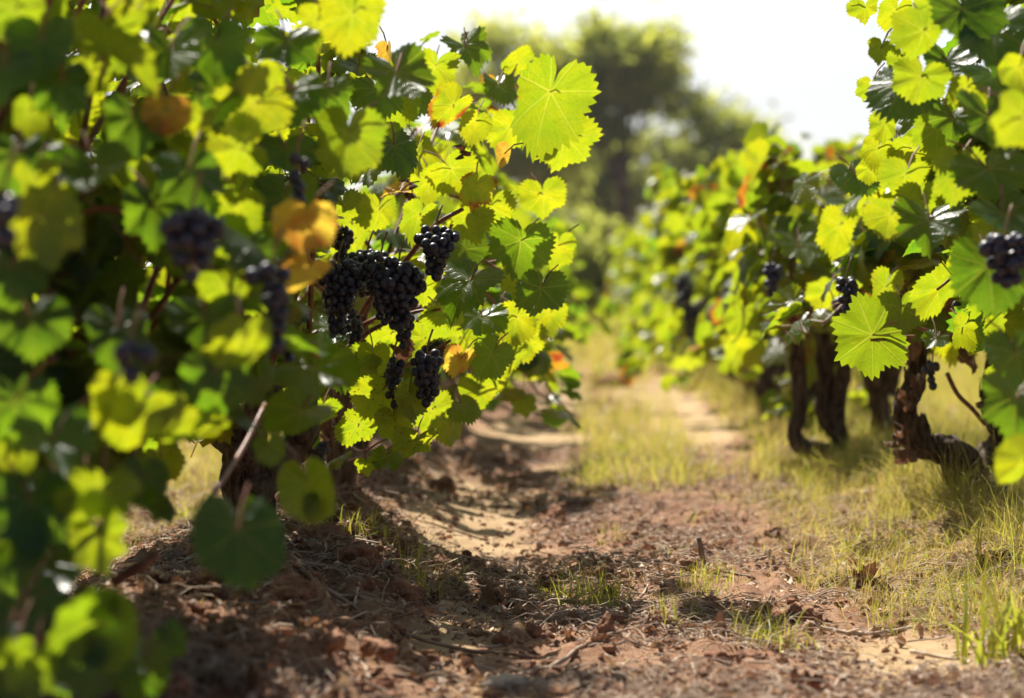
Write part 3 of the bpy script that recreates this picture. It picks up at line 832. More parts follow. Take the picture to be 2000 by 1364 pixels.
near_heroes = [
    h_(775, 140, 3.9, 125, 20, 'f', .2), h_(690, 25, 3.5, 125, -5, 'b', .9), h_(680, 260, 3.5, 130, -5, 'c', .5), h_(700, 300, 3.6, 80, 5, 'b', .8), h_(595, 425, 3.2, 108, -5, 'b', .95, 1.0, label="large orange yellow autumn leaf"),
    h_(598, 530, 3.2, 96, -5, 'b', .95, .96, label="drooping yellow leaf"), h_(500, 200, 3.3, 140, -60, 'b', .9), h_(470, 290, 3.3, 120, -80, 'b', .8), h_(500, 150, 3.4, 90, 20, 'b', .8),
    h_(325, 215, 3.1, 84, 0, 'c', .8, .85, label="curled brown orange leaf"), h_(85, 425, 2.85, 135, 10, 'b', .9), h_(70, 350, 2.9, 90, 10, 'b', .9), h_(265, 815, 2.85, 140, -10, 'b', .8),
    h_(330, 825, 2.9, 110, 40, 'b', .8), h_(470, 660, 2.85, 130, -5, 'b', .75), h_(610, 720, 3.4, 150, 50, 'f', .1, cup=.5), h_(590, 800, 3.45, 120, -40, 'f', .1),
    h_(465, 1035, 2.8, 185, -5, 'g', .02, cup=.08, jit=0.0, label="dark leaf hanging low over the soil"), h_(200, 955, 2.8, 120, -10, 'b', .6), h_(190, 1050, 2.82, 110, 10, 'b', .7), h_(200, 1215, 2.6, 150, -80, 'b', .35), h_(205, 1220, 2.6, 140, 70, 'c', .25), h_(195, 1240, 2.62, 120, 0, 'f', .2),
    h_(60, 1300, 2.6, 100, 0, 'b', .5), h_(280, 1290, 2.65, 90, 20, 'f', .3), h_(600, 940, 3.3, 110, 10, 'c', .5), h_(625, 985, 3.3, 60, 0, 'b', .5), h_(30, 880, 2.85, 75, 0, 'b', .8), h_(525, 870, 3.2, 60, 10, 'b', .4), h_(310, 985, 3.2, 60, 20, 'f', .1),
    h_(400, 830, 3.0, 80, 30, 'b', .85), h_(440, 560, 3.1, 90, 10, 'b', .6), h_(460, 400, 3.3, 100, 0, 'b', .7), h_(190, 60, 3.1, 90, -10, 'b', .8), h_(230, 65, 3.1, 80, 20, 'b', .8), h_(30, 20, 3.0, 110, 0, 'b', .5),
    h_(180, 140, 3.2, 70, -15, 'b', .7), h_(260, 10, 3.2, 90, 10, 'b', .9), h_(110, 380, 2.9, 80, 0, 'b', .7), h_(60, 215, 3.0, 70, -5, 'b', .7), h_(620, 40, 3.6, 80, 0, 'b', .8), h_(395, 230, 3.2, 60, -10, 'b', .9), h_(290, 560, 3.0, 130, 10, 'f', .1), h_(150, 640, 2.9, 150, -5, 'f', .1), h_(330, 690, 2.95, 130, 0, 'f', .1), h_(100, 750, 2.9, 140, 10, 'f', .1), h_(60, 620, 2.9, 130, 0, 'u', .1), h_(370, 330, 3.1, 130, 0, 'f', .1), h_(180, 330, 3.0, 130, 10, 'f', .1), h_(230, 480, 3.0, 130, 0, 'u', .1), h_(420, 730, 3.0, 120, 0, 'u', .1), h_(60, 980, 2.8, 160, 0, 'u', .05), h_(100, 860, 2.8, 150, 5, 'u', .05), h_(280, 930, 3.0, 90, 0, 'u', .1),
    h_(570, 180, 3.5, 120, 0, 'f', .1), h_(420, 80, 3.3, 120, 0, 'u', .1), h_(330, 100, 3.2, 130, 0, 'f', .1), h_(560, 380, 3.5, 120, 0, 'f', .1), h_(120, 160, 3.0, 120, 0, 'u', .1),
    h_(20, 1050, 2.8, 140, 0, 'u', .1), h_(90, 1100, 2.85, 130, 10, 'f', .1), h_(50, 1170, 2.75, 130, -10, 'u', .1), h_(140, 1180, 2.85, 110, 0, 'f', .1), h_(20, 1220, 2.7, 120, 0, 'f', .1), h_(110, 1290, 2.7, 110, 20, 'u', .1), h_(270, 1300, 2.7, 110, -10, 'u', .1), h_(10, 1330, 2.65, 110, 0, 'u', .1), h_(170, 1330, 2.65, 110, 0, 'f', .1), h_(330, 1240, 2.8, 60, 30, 'u', .1), h_(120, 960, 2.85, 130, 0, 'u', .1), h_(30, 780, 2.85, 140, 0, 'u', .1), h_(180, 760, 2.95, 130, -10, 'u', .1), h_(230, 640, 3.0, 130, 0, 'u', .1), h_(400, 620, 3.1, 120, 0, 'u', .1), h_(340, 790, 3.0, 110, 0, 'u', .1), h_(480, 480, 3.3, 110, 0, 'u', .1), h_(20, 520, 2.9, 130, 0, 'u', .1), h_(150, 520, 3.0, 120, 0, 'u', .1), h_(300, 400, 3.15, 120, 0, 'u', .1), h_(40, 300, 3.0, 130, 0, 'u', .1), h_(260, 230, 3.1, 120, 0, 'u', .1), h_(470, 20, 3.4, 120, 0, 'u', .1), h_(560, 80, 3.5, 110, 0, 'u', .1), h_(80, 80, 3.0, 130, 0, 'u', .1), h_(10, 130, 2.95, 110, 0, 'u', .1), h_(560, 290, 3.5, 100, 0, 'u', .1), h_(420, 180, 3.3, 110, 0, 'u', .1), h_(640, 180, 3.7, 100, 0, 'u', .1), h_(160, 980, 2.8, 90, 0, 'b', .75), h_(230, 760, 2.85, 100, 0, 'b', .8), h_(30, 1270, 2.62, 80, 0, 'b', .4),
]
cl_focus = [(852, 495, 4.52, 82, 92, .0088, 3), (660, 585, 4.6, 92, 140, .0088, 3), (718, 535, 4.72, 95, 80, .0088, 3), (778, 580, 4.58, 100, 120, .0088, 3), (785, 645, 4.6, 46, 62, .0088, 2), (745, 565, 4.56, 66, 130, .0088, 3),
            (834, 740, 4.56, 72, 98, .0088, 3), (768, 748, 4.6, 46, 92, .0085, 2), (848, 695, 4.78, 50, 50, .0085, 2), (622, 892, 5.2, 40, 60, .0088, 2), (668, 485, 4.8, 50, 80, .0088, 2), (690, 650, 4.75, 44, 80, .0085, 2)]
cl_near = [(580, 350, 3.4, 42, 85, .009, 2), (375, 480, 2.95, 120, 130, .0095, 2), (530, 560, 3.1, 75, 70, .0095, 2), (540, 630, 3.15, 56, 130, .0095, 2), (8, 430, 2.6, 60, 110, .0095, 2), (255, 705, 2.8, 70, 60, .0095, 2), (565, 690, 3.6, 40, 70, .009, 2)]
focus_heroes = [(q[0], q[1], q[2] - .12) + q[3:] for q in focus_heroes]
cl_focus = [(q[0], q[1], q[2] - .10) + q[3:] for q in cl_focus]
cl_near = [(q[0], q[1], q[2] * .87) + q[3:] for q in cl_near]
near_heroes = [(q[0], q[1], q[2] * .89) + q[3:] for q in near_heroes]
open_to_sun(focus_heroes); open_to_sun(near_heroes, .6)
zB = gz(-.54, 5.3); zA = gz(-.62, 4.35)
B0 = np.array((-.54, 5.3, zB - .02))
armsB = [([B0, P(662, 905, 5.3), P(655, 830, 5.28), P(640, 770, 5.25)],   .032, .028),
         ([P(648, 800, 5.25), P(670, 740, 5.2), P(690, 690, 5.05), P(700, 640, 4.95)], .034, .022),
         ([P(645, 790, 5.25), P(615, 800, 5.3), P(585, 720, 5.35), P(560, 620, 5.4)], .034, .022),
         ([P(650, 810, 5.25), P(700, 800, 5.35), P(760, 730, 5.3), P(800, 620, 5.3)], .032, .02)]
make_vine(-.54, 5.3, "vine laden with sharp dark grape clusters beside the sandy path", "vines of the shaded row", 101, 'hero', 1.02, 26, .50, .115, keep_left_focus, armsB, cl_focus, focus_heroes, .06, density=.8, thin=.88, low=.35)
A_0 = np.array((-.63, 4.5, gz(-.63, 4.5) - .02))
armsA = [([A_0, P(480, 1000, 4.5), P(470, 930, 4.48), P(485, 860, 4.45)], .042, .036),
         ([P(478, 890, 4.46), P(500, 800, 4.45), P(520, 740, 4.4)], .04, .026),
         ([P(478, 880, 4.46), P(450, 840, 4.5), P(425, 760, 4.5), P(420, 690, 4.4)], .034, .022),
         ([P(490, 960, 4.48), P(550, 900, 4.5), P(590, 840, 4.5), P(600, 740, 4.45)], .036, .024)]
make_vine(-.63, 4.45, "vine with two twisted dark trunks behind the blurred leaves", "vines of the shaded row", 102, 'mid', 1.16, 46, .50, .112, keep_left_near, armsA, cl_near[:4], near_heroes[:18], .05, density=1.2, low=.6, thin=.7, fill=150)
make_vine(-.70, 3.05, "vine in soft focus closest to the camera, filling the picture's edge", "vines of the shaded row", 103, 'mid', 1.24, 54, .50, .112, keep_left_near, None, cl_near[4:], near_heroes[18:], .04, density=1.25, low=.85, thin=.6, fill=190)
ORD = "second third fourth fifth sixth seventh eighth ninth tenth eleventh twelfth thirteenth fourteenth fifteenth sixteenth seventeenth eighteenth nineteenth twentieth".split()
yy = 6.55
for k in range(9):
    make_vine(LX + rng.normal(0, .05), yy, f"vine of the shaded row, {ORD[k]} counted on from the grape laden one", "vines of the shaded row", 110 + k, 'mid' if k < 2 else 'far', rng.uniform(.98, 1.1), 19, .56 + .02 * k, .12,
              (lambda p, s: project(p)[0] < 1125) if k < 3 else keep_all, autumn=.05, canes_own=k < 3, random_clusters=3 if k < 2 else 0, low=.6)
    yy += rng.uniform(1.05, 1.3)
# sunlit row
right_heroes = [h_(1704, 655, 4.55, 138, -55, 'c', .42, cup=.5, label="single broad bright leaf on a pink stalk"), h_(1840, 562, 4.6, 100, -25, 'b', .7), h_(1805, 60, 3.5, 100, -5, 'b', .6), h_(1800, 150, 3.55, 95, -10, 'c', .6), h_(1770, 160, 3.7, 130, -20, 'f', .1), h_(1995, 230, 2.85, 110, -30, 'b', .7),
    h_(2000, 900, 2.95, 90, -50, 'b', .8), h_(1770, 340, 3.7, 85, -5, 'b', .7), h_(1800, 390, 3.7, 85, 5, 'b', .5), h_(1815, 430, 3.6, 120, 0, 'f', .1), h_(1930, 520, 3.3, 150, 0, 'u', .1), h_(1930, 60, 3.4, 160, 0, 'f', .1), h_(1880, 20, 3.4, 140, 0, 'u', .1), h_(1930, 230, 3.3, 140, 0, 'u', .1), h_(1870, 330, 3.5, 110, 0, 'b', .6),
    h_(1930, 330, 3.4, 130, 10, 'f', .1), h_(1960, 420, 3.3, 120, 10, 'f', .1), h_(1750, 20, 3.9, 70, 0, 'b', .8), h_(1690, 15, 4.0, 55, 10, 'b', .8), h_(1720, 95, 3.95, 50, -10, 'b', .7), h_(1730, 240, 3.9, 60, 0, 'b', .7), h_(1715, 290, 4.0, 60, -20, 'b', .8), h_(1985, 690, 3.2, 130, 0, 'u', .1), h_(1985, 780, 3.1, 130, -10, 'f', .1), h_(1930, 460, 3.4, 90, -30, 'b', .7), h_(1890, 170, 3.5, 80, 10, 'b', .8), h_(1880, 640, 4.3, 70, -40, 'b', .7), h_(1960, 620, 4.0, 80, 0, 'b', .7), h_(1990, 130, 3.2, 80, 0, 'b', .8), h_(1700, 330, 4.4, 50, 0, 'b', .8), h_(1960, 720, 3.6, 60, -20, 'b', .7), h_(1830, 660, 4.7, 50, -30, 'f', .2), h_(1790, 215, 3.9, 80, 0, 'f', .15), h_(1830, 250, 3.8, 90, 10, 'b', .5), h_(1780, 290, 4.0, 80, -10, 'b', .7), h_(1850, 120, 3.7, 90, 0, 'f', .1), h_(1760, 110, 3.9, 60, 10, 'b', .6), h_(1700, 170, 4.1, 50, 0, 'b', .8), h_(1860, 230, 3.7, 90, -10, 'f', .15), h_(1940, 150, 3.5, 110, 0, 'f', .1), h_(1820, 10, 3.8, 70, 0, 'b', .6)]
mid_heroes = [h_(1668, 338, 5.1, 90, 10, 'f', .1, cup=.6), h_(1603, 318, 5.1, 66, 0, 'f', .1), h_(1730, 560, 4.9, 85, -10, 'b', .7), h_(1760, 600, 4.85, 90, 0, 'c', .5), h_(1690, 420, 5.0, 66, -10, 'f', .2), h_(1740, 420, 5.0, 80, -10, 'b', .8), h_(1640, 440, 5.3, 90, 0, 'b', .9), h_(1560, 480, 6.0, 90, 0, 'f', .2), h_(1600, 540, 5.8, 80, 0, 'f', .2), h_(1660, 500, 5.4, 60, 0, 'b', .8), h_(1700, 480, 5.3, 80, 0, 'b', .9), h_(1620, 570, 5.8, 80, -10, 'b', .8)]
RAYS.clear(); open_to_sun(right_heroes + mid_heroes)
cl_r = [(1965, 515, 3.2, 100, 100, .0095, 2)]
cl_e = [(1655, 575, 4.9, 52, 60, .009, 2), (1640, 610, 5.6, 36, 50, .009, 2), (1822, 730, 5.1, 36, 50, .009, 2), (1755, 680, 5.3, 40, 60, .009, 2), (1885, 610, 4.5, 40, 60, .009, 2)]
cl_c = [(1508, 555, 6.25, 36, 78, .0095, 2)]
E0 = np.array((.90, 5.4, gz(.90, 5.4) - .03)); EB = project(E0)
armsE = [([E0, P(1893, 940, 5.38), P(1865, 890, 5.36), P(1800, 868, 5.34), P(1772, 830, 5.34)], .040, .034),
         ([P(1785, 855, 5.34), P(1765, 800, 5.32), P(1785, 740, 5.34), P(1795, 660, 5.36)], .032, .018),
         ([E0 + (0, 0, .04), P(1935, 900, 5.45), P(1962, 850, 5.45), P(1940, 780, 5.42), P(1955, 700, 5.4)], .040, .024),
         ([P(1940, 890, 5.45), P(1985, 860, 5.5), P(2010, 820, 5.5)], .03, .024)]
make_vine(.90, 5.4, "vine with gnarled trunk and dry red leaves in tall grass", "vines of the sunlit row", 201, 'hero', 1.0, 20, .44, .125, keep_right_mid, armsE, cl_e, mid_heroes, .06, density=1.0, thin=.3, lively=.6)
C0 = np.array((.72, 6.9, gz(.72, 6.9) - .03))
armsC = [([C0, P(1640, 870, 6.9), P(1632, 830, 6.9), P(1640, 760, 6.88), P(1655, 700, 6.85), P(1660, 640, 6.8)], .028, .018),
         ([P(1630, 885, 6.9), P(1580, 880, 6.88), P(1553, 850, 6.86), P(1562, 780, 6.86), P(1558, 700, 6.84), P(1553, 640, 6.8)], .025, .016),
         ([P(1628, 850, 6.9), P(1608, 800, 6.9), P(1612, 740, 6.9), P(1605, 650, 6.9)], .026, .018)]
make_vine(.72, 6.9, "vine with curved dark arms and one hanging grape cluster above pale grass", "vines of the sunlit row", 202, 'mid', 1.02, 20, .48, .13, lambda p, s: keep_right_mid(p, s), armsC, cl_c, [], .07, thin=.3, lively=.55, low=.2)
D0 = np.array((.95, 7.4, gz(.95, 7.4) - .03))
armsD = [([D0, P(1732, 850, 7.4), P(1720, 800, 7.4), P(1712, 730, 7.4)], .036, .032), ([P(1716, 760, 7.4), P(1700, 700, 7.4), P(1690, 640, 7.4)], .04, .03), ([P(1718, 760, 7.4), P(1745, 700, 7.4), P(1750, 640, 7.4)], .04, .03)]
make_vine(.95, 7.4, "vine with one thick straight trunk behind the curved armed one", "vines of the sunlit row", 203, 'mid', 1.08, 18, .46, .13, lambda p, s: keep_right_mid(p, s), armsD, (), [], .06, thin=.3, lively=.55)
make_vine(1.0, 4.15, "tall vine with broad leaves hanging against the white sky", "vines of the sunlit row", 204, 'mid', 1.30, 50, .52, .118, keep_right_near, None, cl_r, right_heroes, .03, density=1.15, low=.3, thin=.3, fill=240)
yy = 8.5
for k in range(19):
    hgt = float(np.interp(yy, [8.5, 11, 20, 34], [1.08, 1.22, 1.3, 1.3]))
    make_vine(.86 + rng.normal(0, .05), yy, f"vine of the sunlit row, {ORD[min(k, 18)]} beyond the thick straight trunk", "vines of the sunlit row", 210 + k, 'mid' if k < 2 else 'far', hgt * rng.uniform(.96, 1.04), 19, .50, .135, keep_all,
              autumn=.07, canes_own=k < 2, random_clusters=5 if k < 4 else 0, low=.75, thin=.25, lively=.5)
    yy += rng.uniform(1.15, 1.45)

# dry red leaves caught on the gnarled trunk, as parts of their vine
gv = [o for o in bpy.data.objects if o.get('label', '').startswith("vine with gnarled trunk")][0]
for (px, py, s) in ((1785, 690, .085), (1768, 640, .07), (1760, 850, .05), (1748, 875, .045), (1772, 905, .055), (1790, 770, .055), (1880, 690, .07), (1925, 800, .05), (1960, 810, .055), (1772, 800, .05), (1888, 720, .05)):
    m_ = dry_leaf_mesh(P(px, py, 5.26), s, rng, 1.3, (rng.uniform(.1, .5), 0, 0))
    m_.build("dry_leaf", M_DRY, gv, gv.location)
fv = [o for o in bpy.data.objects if o.get('label', '').startswith("vine laden")][0]
for (px, py, s, d) in ((795, 700, .075, 4.55), (905, 310, .05, 4.6), (640, 835, .07, 5.1), (800, 385, .06, 4.7), (735, 830, .05, 4.9)):
    dry_leaf_mesh(P(px, py, d), s, rng, 1.3, (rng.uniform(.0, .35), 0, 0)).build("dry_leaf", M_DRY, fv, fv.location)
def cane_px(v, pts, r0, r1, n=14):
    mb = MB(); sp = spline([P(*q) for q in pts], n); tube(mb, sp, np.linspace(r0, r1, n), 7)
    mb.build("cane", M_CANE, v, v.location)
cane_px(fv, [(770, 540, 4.66), (800, 500, 4.64), (850, 440, 4.6), (905, 408, 4.6)], .0062, .004)
cane_px(fv, [(680, 680, 4.7), (735, 640, 4.66), (810, 610, 4.62), (860, 605, 4.6)], .005, .003)
cane_px(fv, [(690, 640, 4.75), (715, 595, 4.7), (745, 560, 4.7)], .006, .0045)
cane_px(fv, [(960, 550, 4.75), (1000, 525, 4.74), (1040, 500, 4.74)], .0035, .0025)
cane_px(fv, [(780, 720, 4.7), (840, 690, 4.66), (880, 665, 4.64)], .0045, .003)
cane_px(fv, [(650, 830, 5.1), (700, 880, 4.9), (745, 862, 4.8), (800, 840, 4.75)], .0032, .0018)
cane_px(fv, [(680, 900, 5.0), (730, 885, 4.85), (790, 868, 4.75)], .0026, .0015)
cane_px(fv, [(640, 860, 5.0), (600, 830, 4.9), (575, 780, 4.8)], .004, .003)
cane_px(fv, [(700, 940, 4.9), (760, 900, 4.8), (840, 870, 4.75)], .0022, .0014)
cane_px(gv, [(1700, 600, 5.0), (1790, 640, 5.0), (1900, 665, 5.0), (1970, 685, 5.0)], .0042, .0036)
cane_px(gv, [(1850, 730, 5.25), (1870, 770, 5.22), (1900, 800, 5.2), (1925, 830, 5.2)], .0055, .005)
rv = [o for o in bpy.data.objects if o.get('label', '').startswith("tall vine")][0]
cane_px(rv, [(1700, 664, 4.55), (1740, 660, 4.56), (1785, 657, 4.6)], .0022, .003)
nv = [o for o in bpy.data.objects if o.get('label', '').startswith("vine with two twisted")][0]
cane_px(nv, [(400, 990, 3.0), (440, 930, 3.1), (478, 870, 3.2), (518, 790, 3.3)], .004, .0035)
cane_px(nv, [(220, 1140, 2.9), (270, 1110, 2.9), (305, 1085, 2.92)], .007, .006)
nv3 = [o for o in bpy.data.objects if o.get('label', '').startswith("vine in soft focus")][0]
cane_px(nv3, [(-40, 1290, 2.6), (40, 1265, 2.6), (85, 1240, 2.62)], .007, .006)

# ------------------------------------------------------------------ grass
def blades(mb, xy, h, w, rs, dry, lean=0.55):
    n = len(xy)
    z = ground_z(xy[:, 0], xy[:, 1]) - 0.006
    b = np.concatenate([xy, z[:, None]], 1)
    a = rs.uniform(0, 6.283, n); d = np.stack([np.cos(a), np.sin(a), 0 * a], -1)
    l = np.abs(rs.normal(0, lean, n))[:, None] + 0.08
    fa = rs.uniform(0, 6.283, n); s = np.stack([np.cos(fa), np.sin(fa), 0 * fa], -1)
    V = []
    for t, ww in ((0, 1), (.35, .9), (.7, .6), (1, 0)):
        c = b + np.array((0, 0, 1.0)) * (h[:, None] * (t - 0.35 * np.minimum(l, 1.4) * t * t)) + d * (h[:, None] * l * t * t * 0.9)
        if ww > 0: V += [c - s * (w[:, None] * ww / 2), c + s * (w[:, None] * ww / 2)]
        else: V += [c]
    V = np.stack(V, 1)
    q = np.array([(0, 1, 3, 2), (2, 3, 5, 4)]); t = np.array([(4, 5, 6)])
    off = (np.arange(n) * 7)[:, None, None]
    col = np.stack([rs.random(n), dry, 0 * dry], -1)
    mb.add(V.reshape(-1, 3), (t[None] + off).reshape(-1, 3), (q[None] + off).reshape(-1, 4), np.repeat(col, 7, 0))

def scatter(n, x0, x1, y0, y1, dens, rs, power=1.0):
    x = rs.uniform(x0, x1, n); y = y0 + (y1 - y0) * rs.random(n) ** power
    k = rs.random(n) < dens(x, y)
    return np.stack([x[k], y[k]], -1)

gr = np.random.default_rng(31)
mbg = MB()
def clump(x, y): return np.clip((fbm(x * 11, y * 7, 3, 71) - .36) * 4.5, .06, 1)
xy = scatter(210000, -1.5, 1.9, 2.7, 7.0, lambda x, y: (grassiness(x, y) ** 1.2 * np.interp(y, [3.5, 5.5], [.55, .95]) + 0.008 * (1 - sandiness(x, y))) * clump(x, y), gr)
n = len(xy)
hh = gr.uniform(.02, .085, n) * np.interp(xy[:, 0], [.3, .6, .9, 1.2], [.6, .9, 1.6, 2.1]) * np.where(gr.random(n) < .08, 1.9, 1)
blades(mbg, xy, hh, gr.uniform(.0008, .0020, n), gr, np.where(gr.random(n) < np.interp(xy[:, 0], [.3, 1.0], [.68, .58]), gr.uniform(.6, 1, n), gr.uniform(0, .3, n)), 0.95)
xy = scatter(150000, -2.2, 2.8, 6.6, 16, lambda x, y: grassiness(x, y) ** 1.2 * 0.9 * clump(x, y) ** .6, gr, 1.2); n = len(xy)
blades(mbg, xy, gr.uniform(.04, .14, n), gr.uniform(.0018, .0042, n), gr, np.where(gr.random(n) < .55, gr.uniform(.6, 1, n), gr.uniform(0, .3, n)), .8)
xy = scatter(60000, -4, 7, 15, 60, lambda x, y: grassiness(x, y) * 0.8, gr, 1.5); n = len(xy)
blades(mbg, xy, gr.uniform(.05, .16, n), gr.uniform(.008, .016, n), gr, np.where(gr.random(n) < .45, gr.uniform(.5, 1, n), gr.uniform(0, .3, n)))
tag(mbg.build("grass", M_GRASS), "yellow green grass mixed with dry straw along the rows and path", "grass", None, 'stuff')

def tuft(px, py, n, h, spread, label, dry=.25, w=.0022):
    d0 = CAM_H * F / (py - 575)
    for _ in range(4):
        q = P(px, py, d0); d0 = (CAM_H - gz(q[0], q[1])) * F / (py - 575)
    q = P(px, py, d0)
    rs = np.random.default_rng(int(px * 7 + py))
    xy = q[:2] + np.clip(rs.normal(0, 1, (n, 2)), -1.7, 1.7) * min(spread, .034) * (1, 1.2)
    mb = MB()
    blades(mb, xy, rs.uniform(.45, 1.1, n) * h, rs.uniform(.7, 1.2, n) * w, rs, np.where(rs.random(n) < dry, .8, rs.uniform(0, .2, n)), .95)
    o = mb.build("grass_tuft", M_GRASS, None, (q[0], q[1], gz(q[0], q[1])))
    tag(o, label, "grass tuft", "loose grass tufts along the path")
tuft(1160, 1180, 130, .105, .040, "bright green tuft standing alone in the middle of the path")
tuft(1100, 1170, 50, .075, .03, "thin half dry tuft just beside the bright one in mid path", .5)
tuft(820, 1165, 45, .125, .018, "slender tuft with long blades at the foot of the shaded soil bank")
tuft(870, 1150, 26, .085, .03, "sparse low tuft on the edge of the shaded sand")
tuft(1490, 1265, 70, .095, .025, "fresh green tuft over dark soil beside the mulch")
tuft(1555, 1270, 40, .06, .022, "small tuft next to the fresh one near bare sand")
tuft(1390, 1130, 60, .06, .05, "low scattered tuft below the upright brown stump")
tuft(1960, 1290, 70, .19, .05, "broad bladed green clump at the picture's lower corner", .1, .0055)
tuft(1720, 1140, 90, .07, .06, "short tuft among dry leaves below the gnarled trunk", .4)
tuft(720, 1075, 80, .075, .045, "dim green tuft on the shaded bank under the grapes", .3)
tuft(350, 1030, 130, .085, .07, "sunlit yellow grass clump seen under the blurred leaves", .5)
tuft(1600, 960, 120, .14, .06, "tall pale tuft at the foot of the curved armed vine", .55)
tuft(1880, 1010, 160, .19, .07, "dense clump round the foot of the gnarled trunk", .5)
tuft(1760, 960, 110, .17, .05, "wispy clump between the gnarled trunk and the thick straight one", .6)
tuft(1660, 940, 60, .19, .03, "clump with long yellow blades leaning over pale grass", .3, .004)

vr = np.random.default_rng(5)
for k in range(22):
    py = vr.uniform(930, 1240); px = vr.uniform(np.interp(py, [930, 1240], [1560, 1640]), 1995)
    tuft(px, py, 60, vr.uniform(.05, .13), .034, "wispy grass clump of the verge between the gnarled trunk and the bare sand", vr.uniform(.35, .85), vr.uniform(.0012, .0024))
for k in range(16):
    tuft(vr.uniform(1180, 1560), vr.uniform(1010, 1230), 34, vr.uniform(.035, .07), .018, "sparse low tuft of thin grass in the sunlit mulch", vr.uniform(.2, .7), .0014)
# ------------------------------------------------------------------ litter, twigs, dry leaves, clods
lr = np.random.default_rng(53)
def litter_density(x, y):
    n = fbm(x * 4, y * 2.5, 3, 91)
    return np.clip((n - 0.33) * 3.2 + .8 * np.exp(-((x + .5) / .22) ** 2), 0.05, 1) * (1 - 0.70 * sandiness(x, y)) * np.clip(1.15 - 0.7 * grassiness(x, y), .25, 1)
mbl = MB()
xy = scatter(190000, -1.2, 1.4, 2.7, 8.5, litter_density, lr, 1.35)
n = len(xy)
z = ground_z(xy[:, 0], xy[:, 1]) + lr.uniform(0.001, 0.007, n)
c = np.concatenate([xy, z[:, None]], 1)
a = lr.uniform(0, 6.283, n); tilt = lr.normal(0, .75, n)
u = np.stack([np.cos(a) * np.cos(tilt), np.sin(a) * np.cos(tilt), np.sin(tilt)], -1)
v = unit(np.cross(u, np.stack([lr.normal(0, .5, n), lr.normal(0, .5, n), np.ones(n)], -1)))
nn = np.cross(u, v)
ln = lr.uniform(.003, .017, n)[:, None]; wd = ln * lr.uniform(.15, .8, n)[:, None]
cv = lr.uniform(-.5, .5, n)[:, None] * ln
V = np.stack([c - u * ln * .6, c - v * wd * .5 + nn * cv, c + u * ln * .6, c + v * wd * .5 + nn * cv * .6, c + nn * (cv * .9 + .001)], 1)
V[:, :, 2] = np.maximum(V[:, :, 2], z[:, None] - 0.001)
T = np.array([(0, 1, 4), (1, 2, 4), (2, 3, 4), (3, 0, 4)])
mbl.add(V.reshape(-1, 3), (T[None] + (np.arange(n) * 5)[:, None, None]).reshape(-1, 3), None, np.repeat(np.stack([lr.random(n) ** 1.1, 0 * a, 0 * a], -1), 5, 0))
# curled flakes of dead leaf among the crumbs
xy = scatter(5200, -1.1, 1.2, 2.8, 8.0, litter_density, lr, 1.35); n = len(xy)
add_leaves(mbl, 'far', np.concatenate([xy, (ground_z(xy[:, 0], xy[:, 1]) + lr.uniform(.003, .012, n))[:, None]], 1), lr.normal(0, 1, (n, 3)) * (1, 1, .3), lr.normal(0, .55, (n, 3)) + (0, 0, 1), lr.uniform(.007, .022, n), np.stack([lr.random(n) ** 1.6, 0 * xy[:, 0], 0 * xy[:, 0]], -1), lr, 2.6)
tag(mbl.build("leaf_litter", M_LITTER), "brown and tan crumbled leaf litter strewn over the soil", "leaf litter", None, 'stuff')
mbs = MB()
xy = scatter(70000, -1.1, 1.5, 2.8, 8.0, lambda x, y: np.maximum(litter_density(x, y) * np.interp(x, [-.6, -.1, .2], [.7, .5, 1]), .7 * grassiness(x, y)), lr, 1.4)
n = len(xy); L = lr.uniform(.012, .11, n) * lr.random(n) ** .6; a = lr.uniform(0, 6.283, n)
d = np.stack([np.cos(a), np.sin(a), lr.normal(0, .2, n)], -1) * L[:, None] / 2
q = np.concatenate([xy, (ground_z(xy[:, 0], xy[:, 1]) + lr.uniform(.001, .014, n))[:, None]], 1)
tone = lr.random(n) ** .45
for w0, w1, rr in ((0, .5, .0007), (.5, .8, .0011), (.8, 1.01, .0017)):
    k = (lr.random(n) >= w0) & (np.arange(n) / n >= w0) & (np.arange(n) / n < w1)
    m0 = mbs.n
    add_petioles(mbs, (q - d)[k] - np.array((0, 0, 0.12)) * 0, (q + d)[k], rr, 0)
    mbs.c[-1] = np.repeat(np.stack([tone[k], 0 * tone[k], 0 * tone[k]], -1), 9, 0)
tag(mbs.build("straw", M_LITTER), "thin broken straw and grass stems lying in the mulch", "straw", None, 'stuff')

def ground_at(px, py):
    d0 = CAM_H * F / (py - 575)
    for _ in range(6):
        q = P(px, py, d0); d0 = (CAM_H - gz(q[0], q[1])) * F / (py - 575)
    return P(px, py, d0)

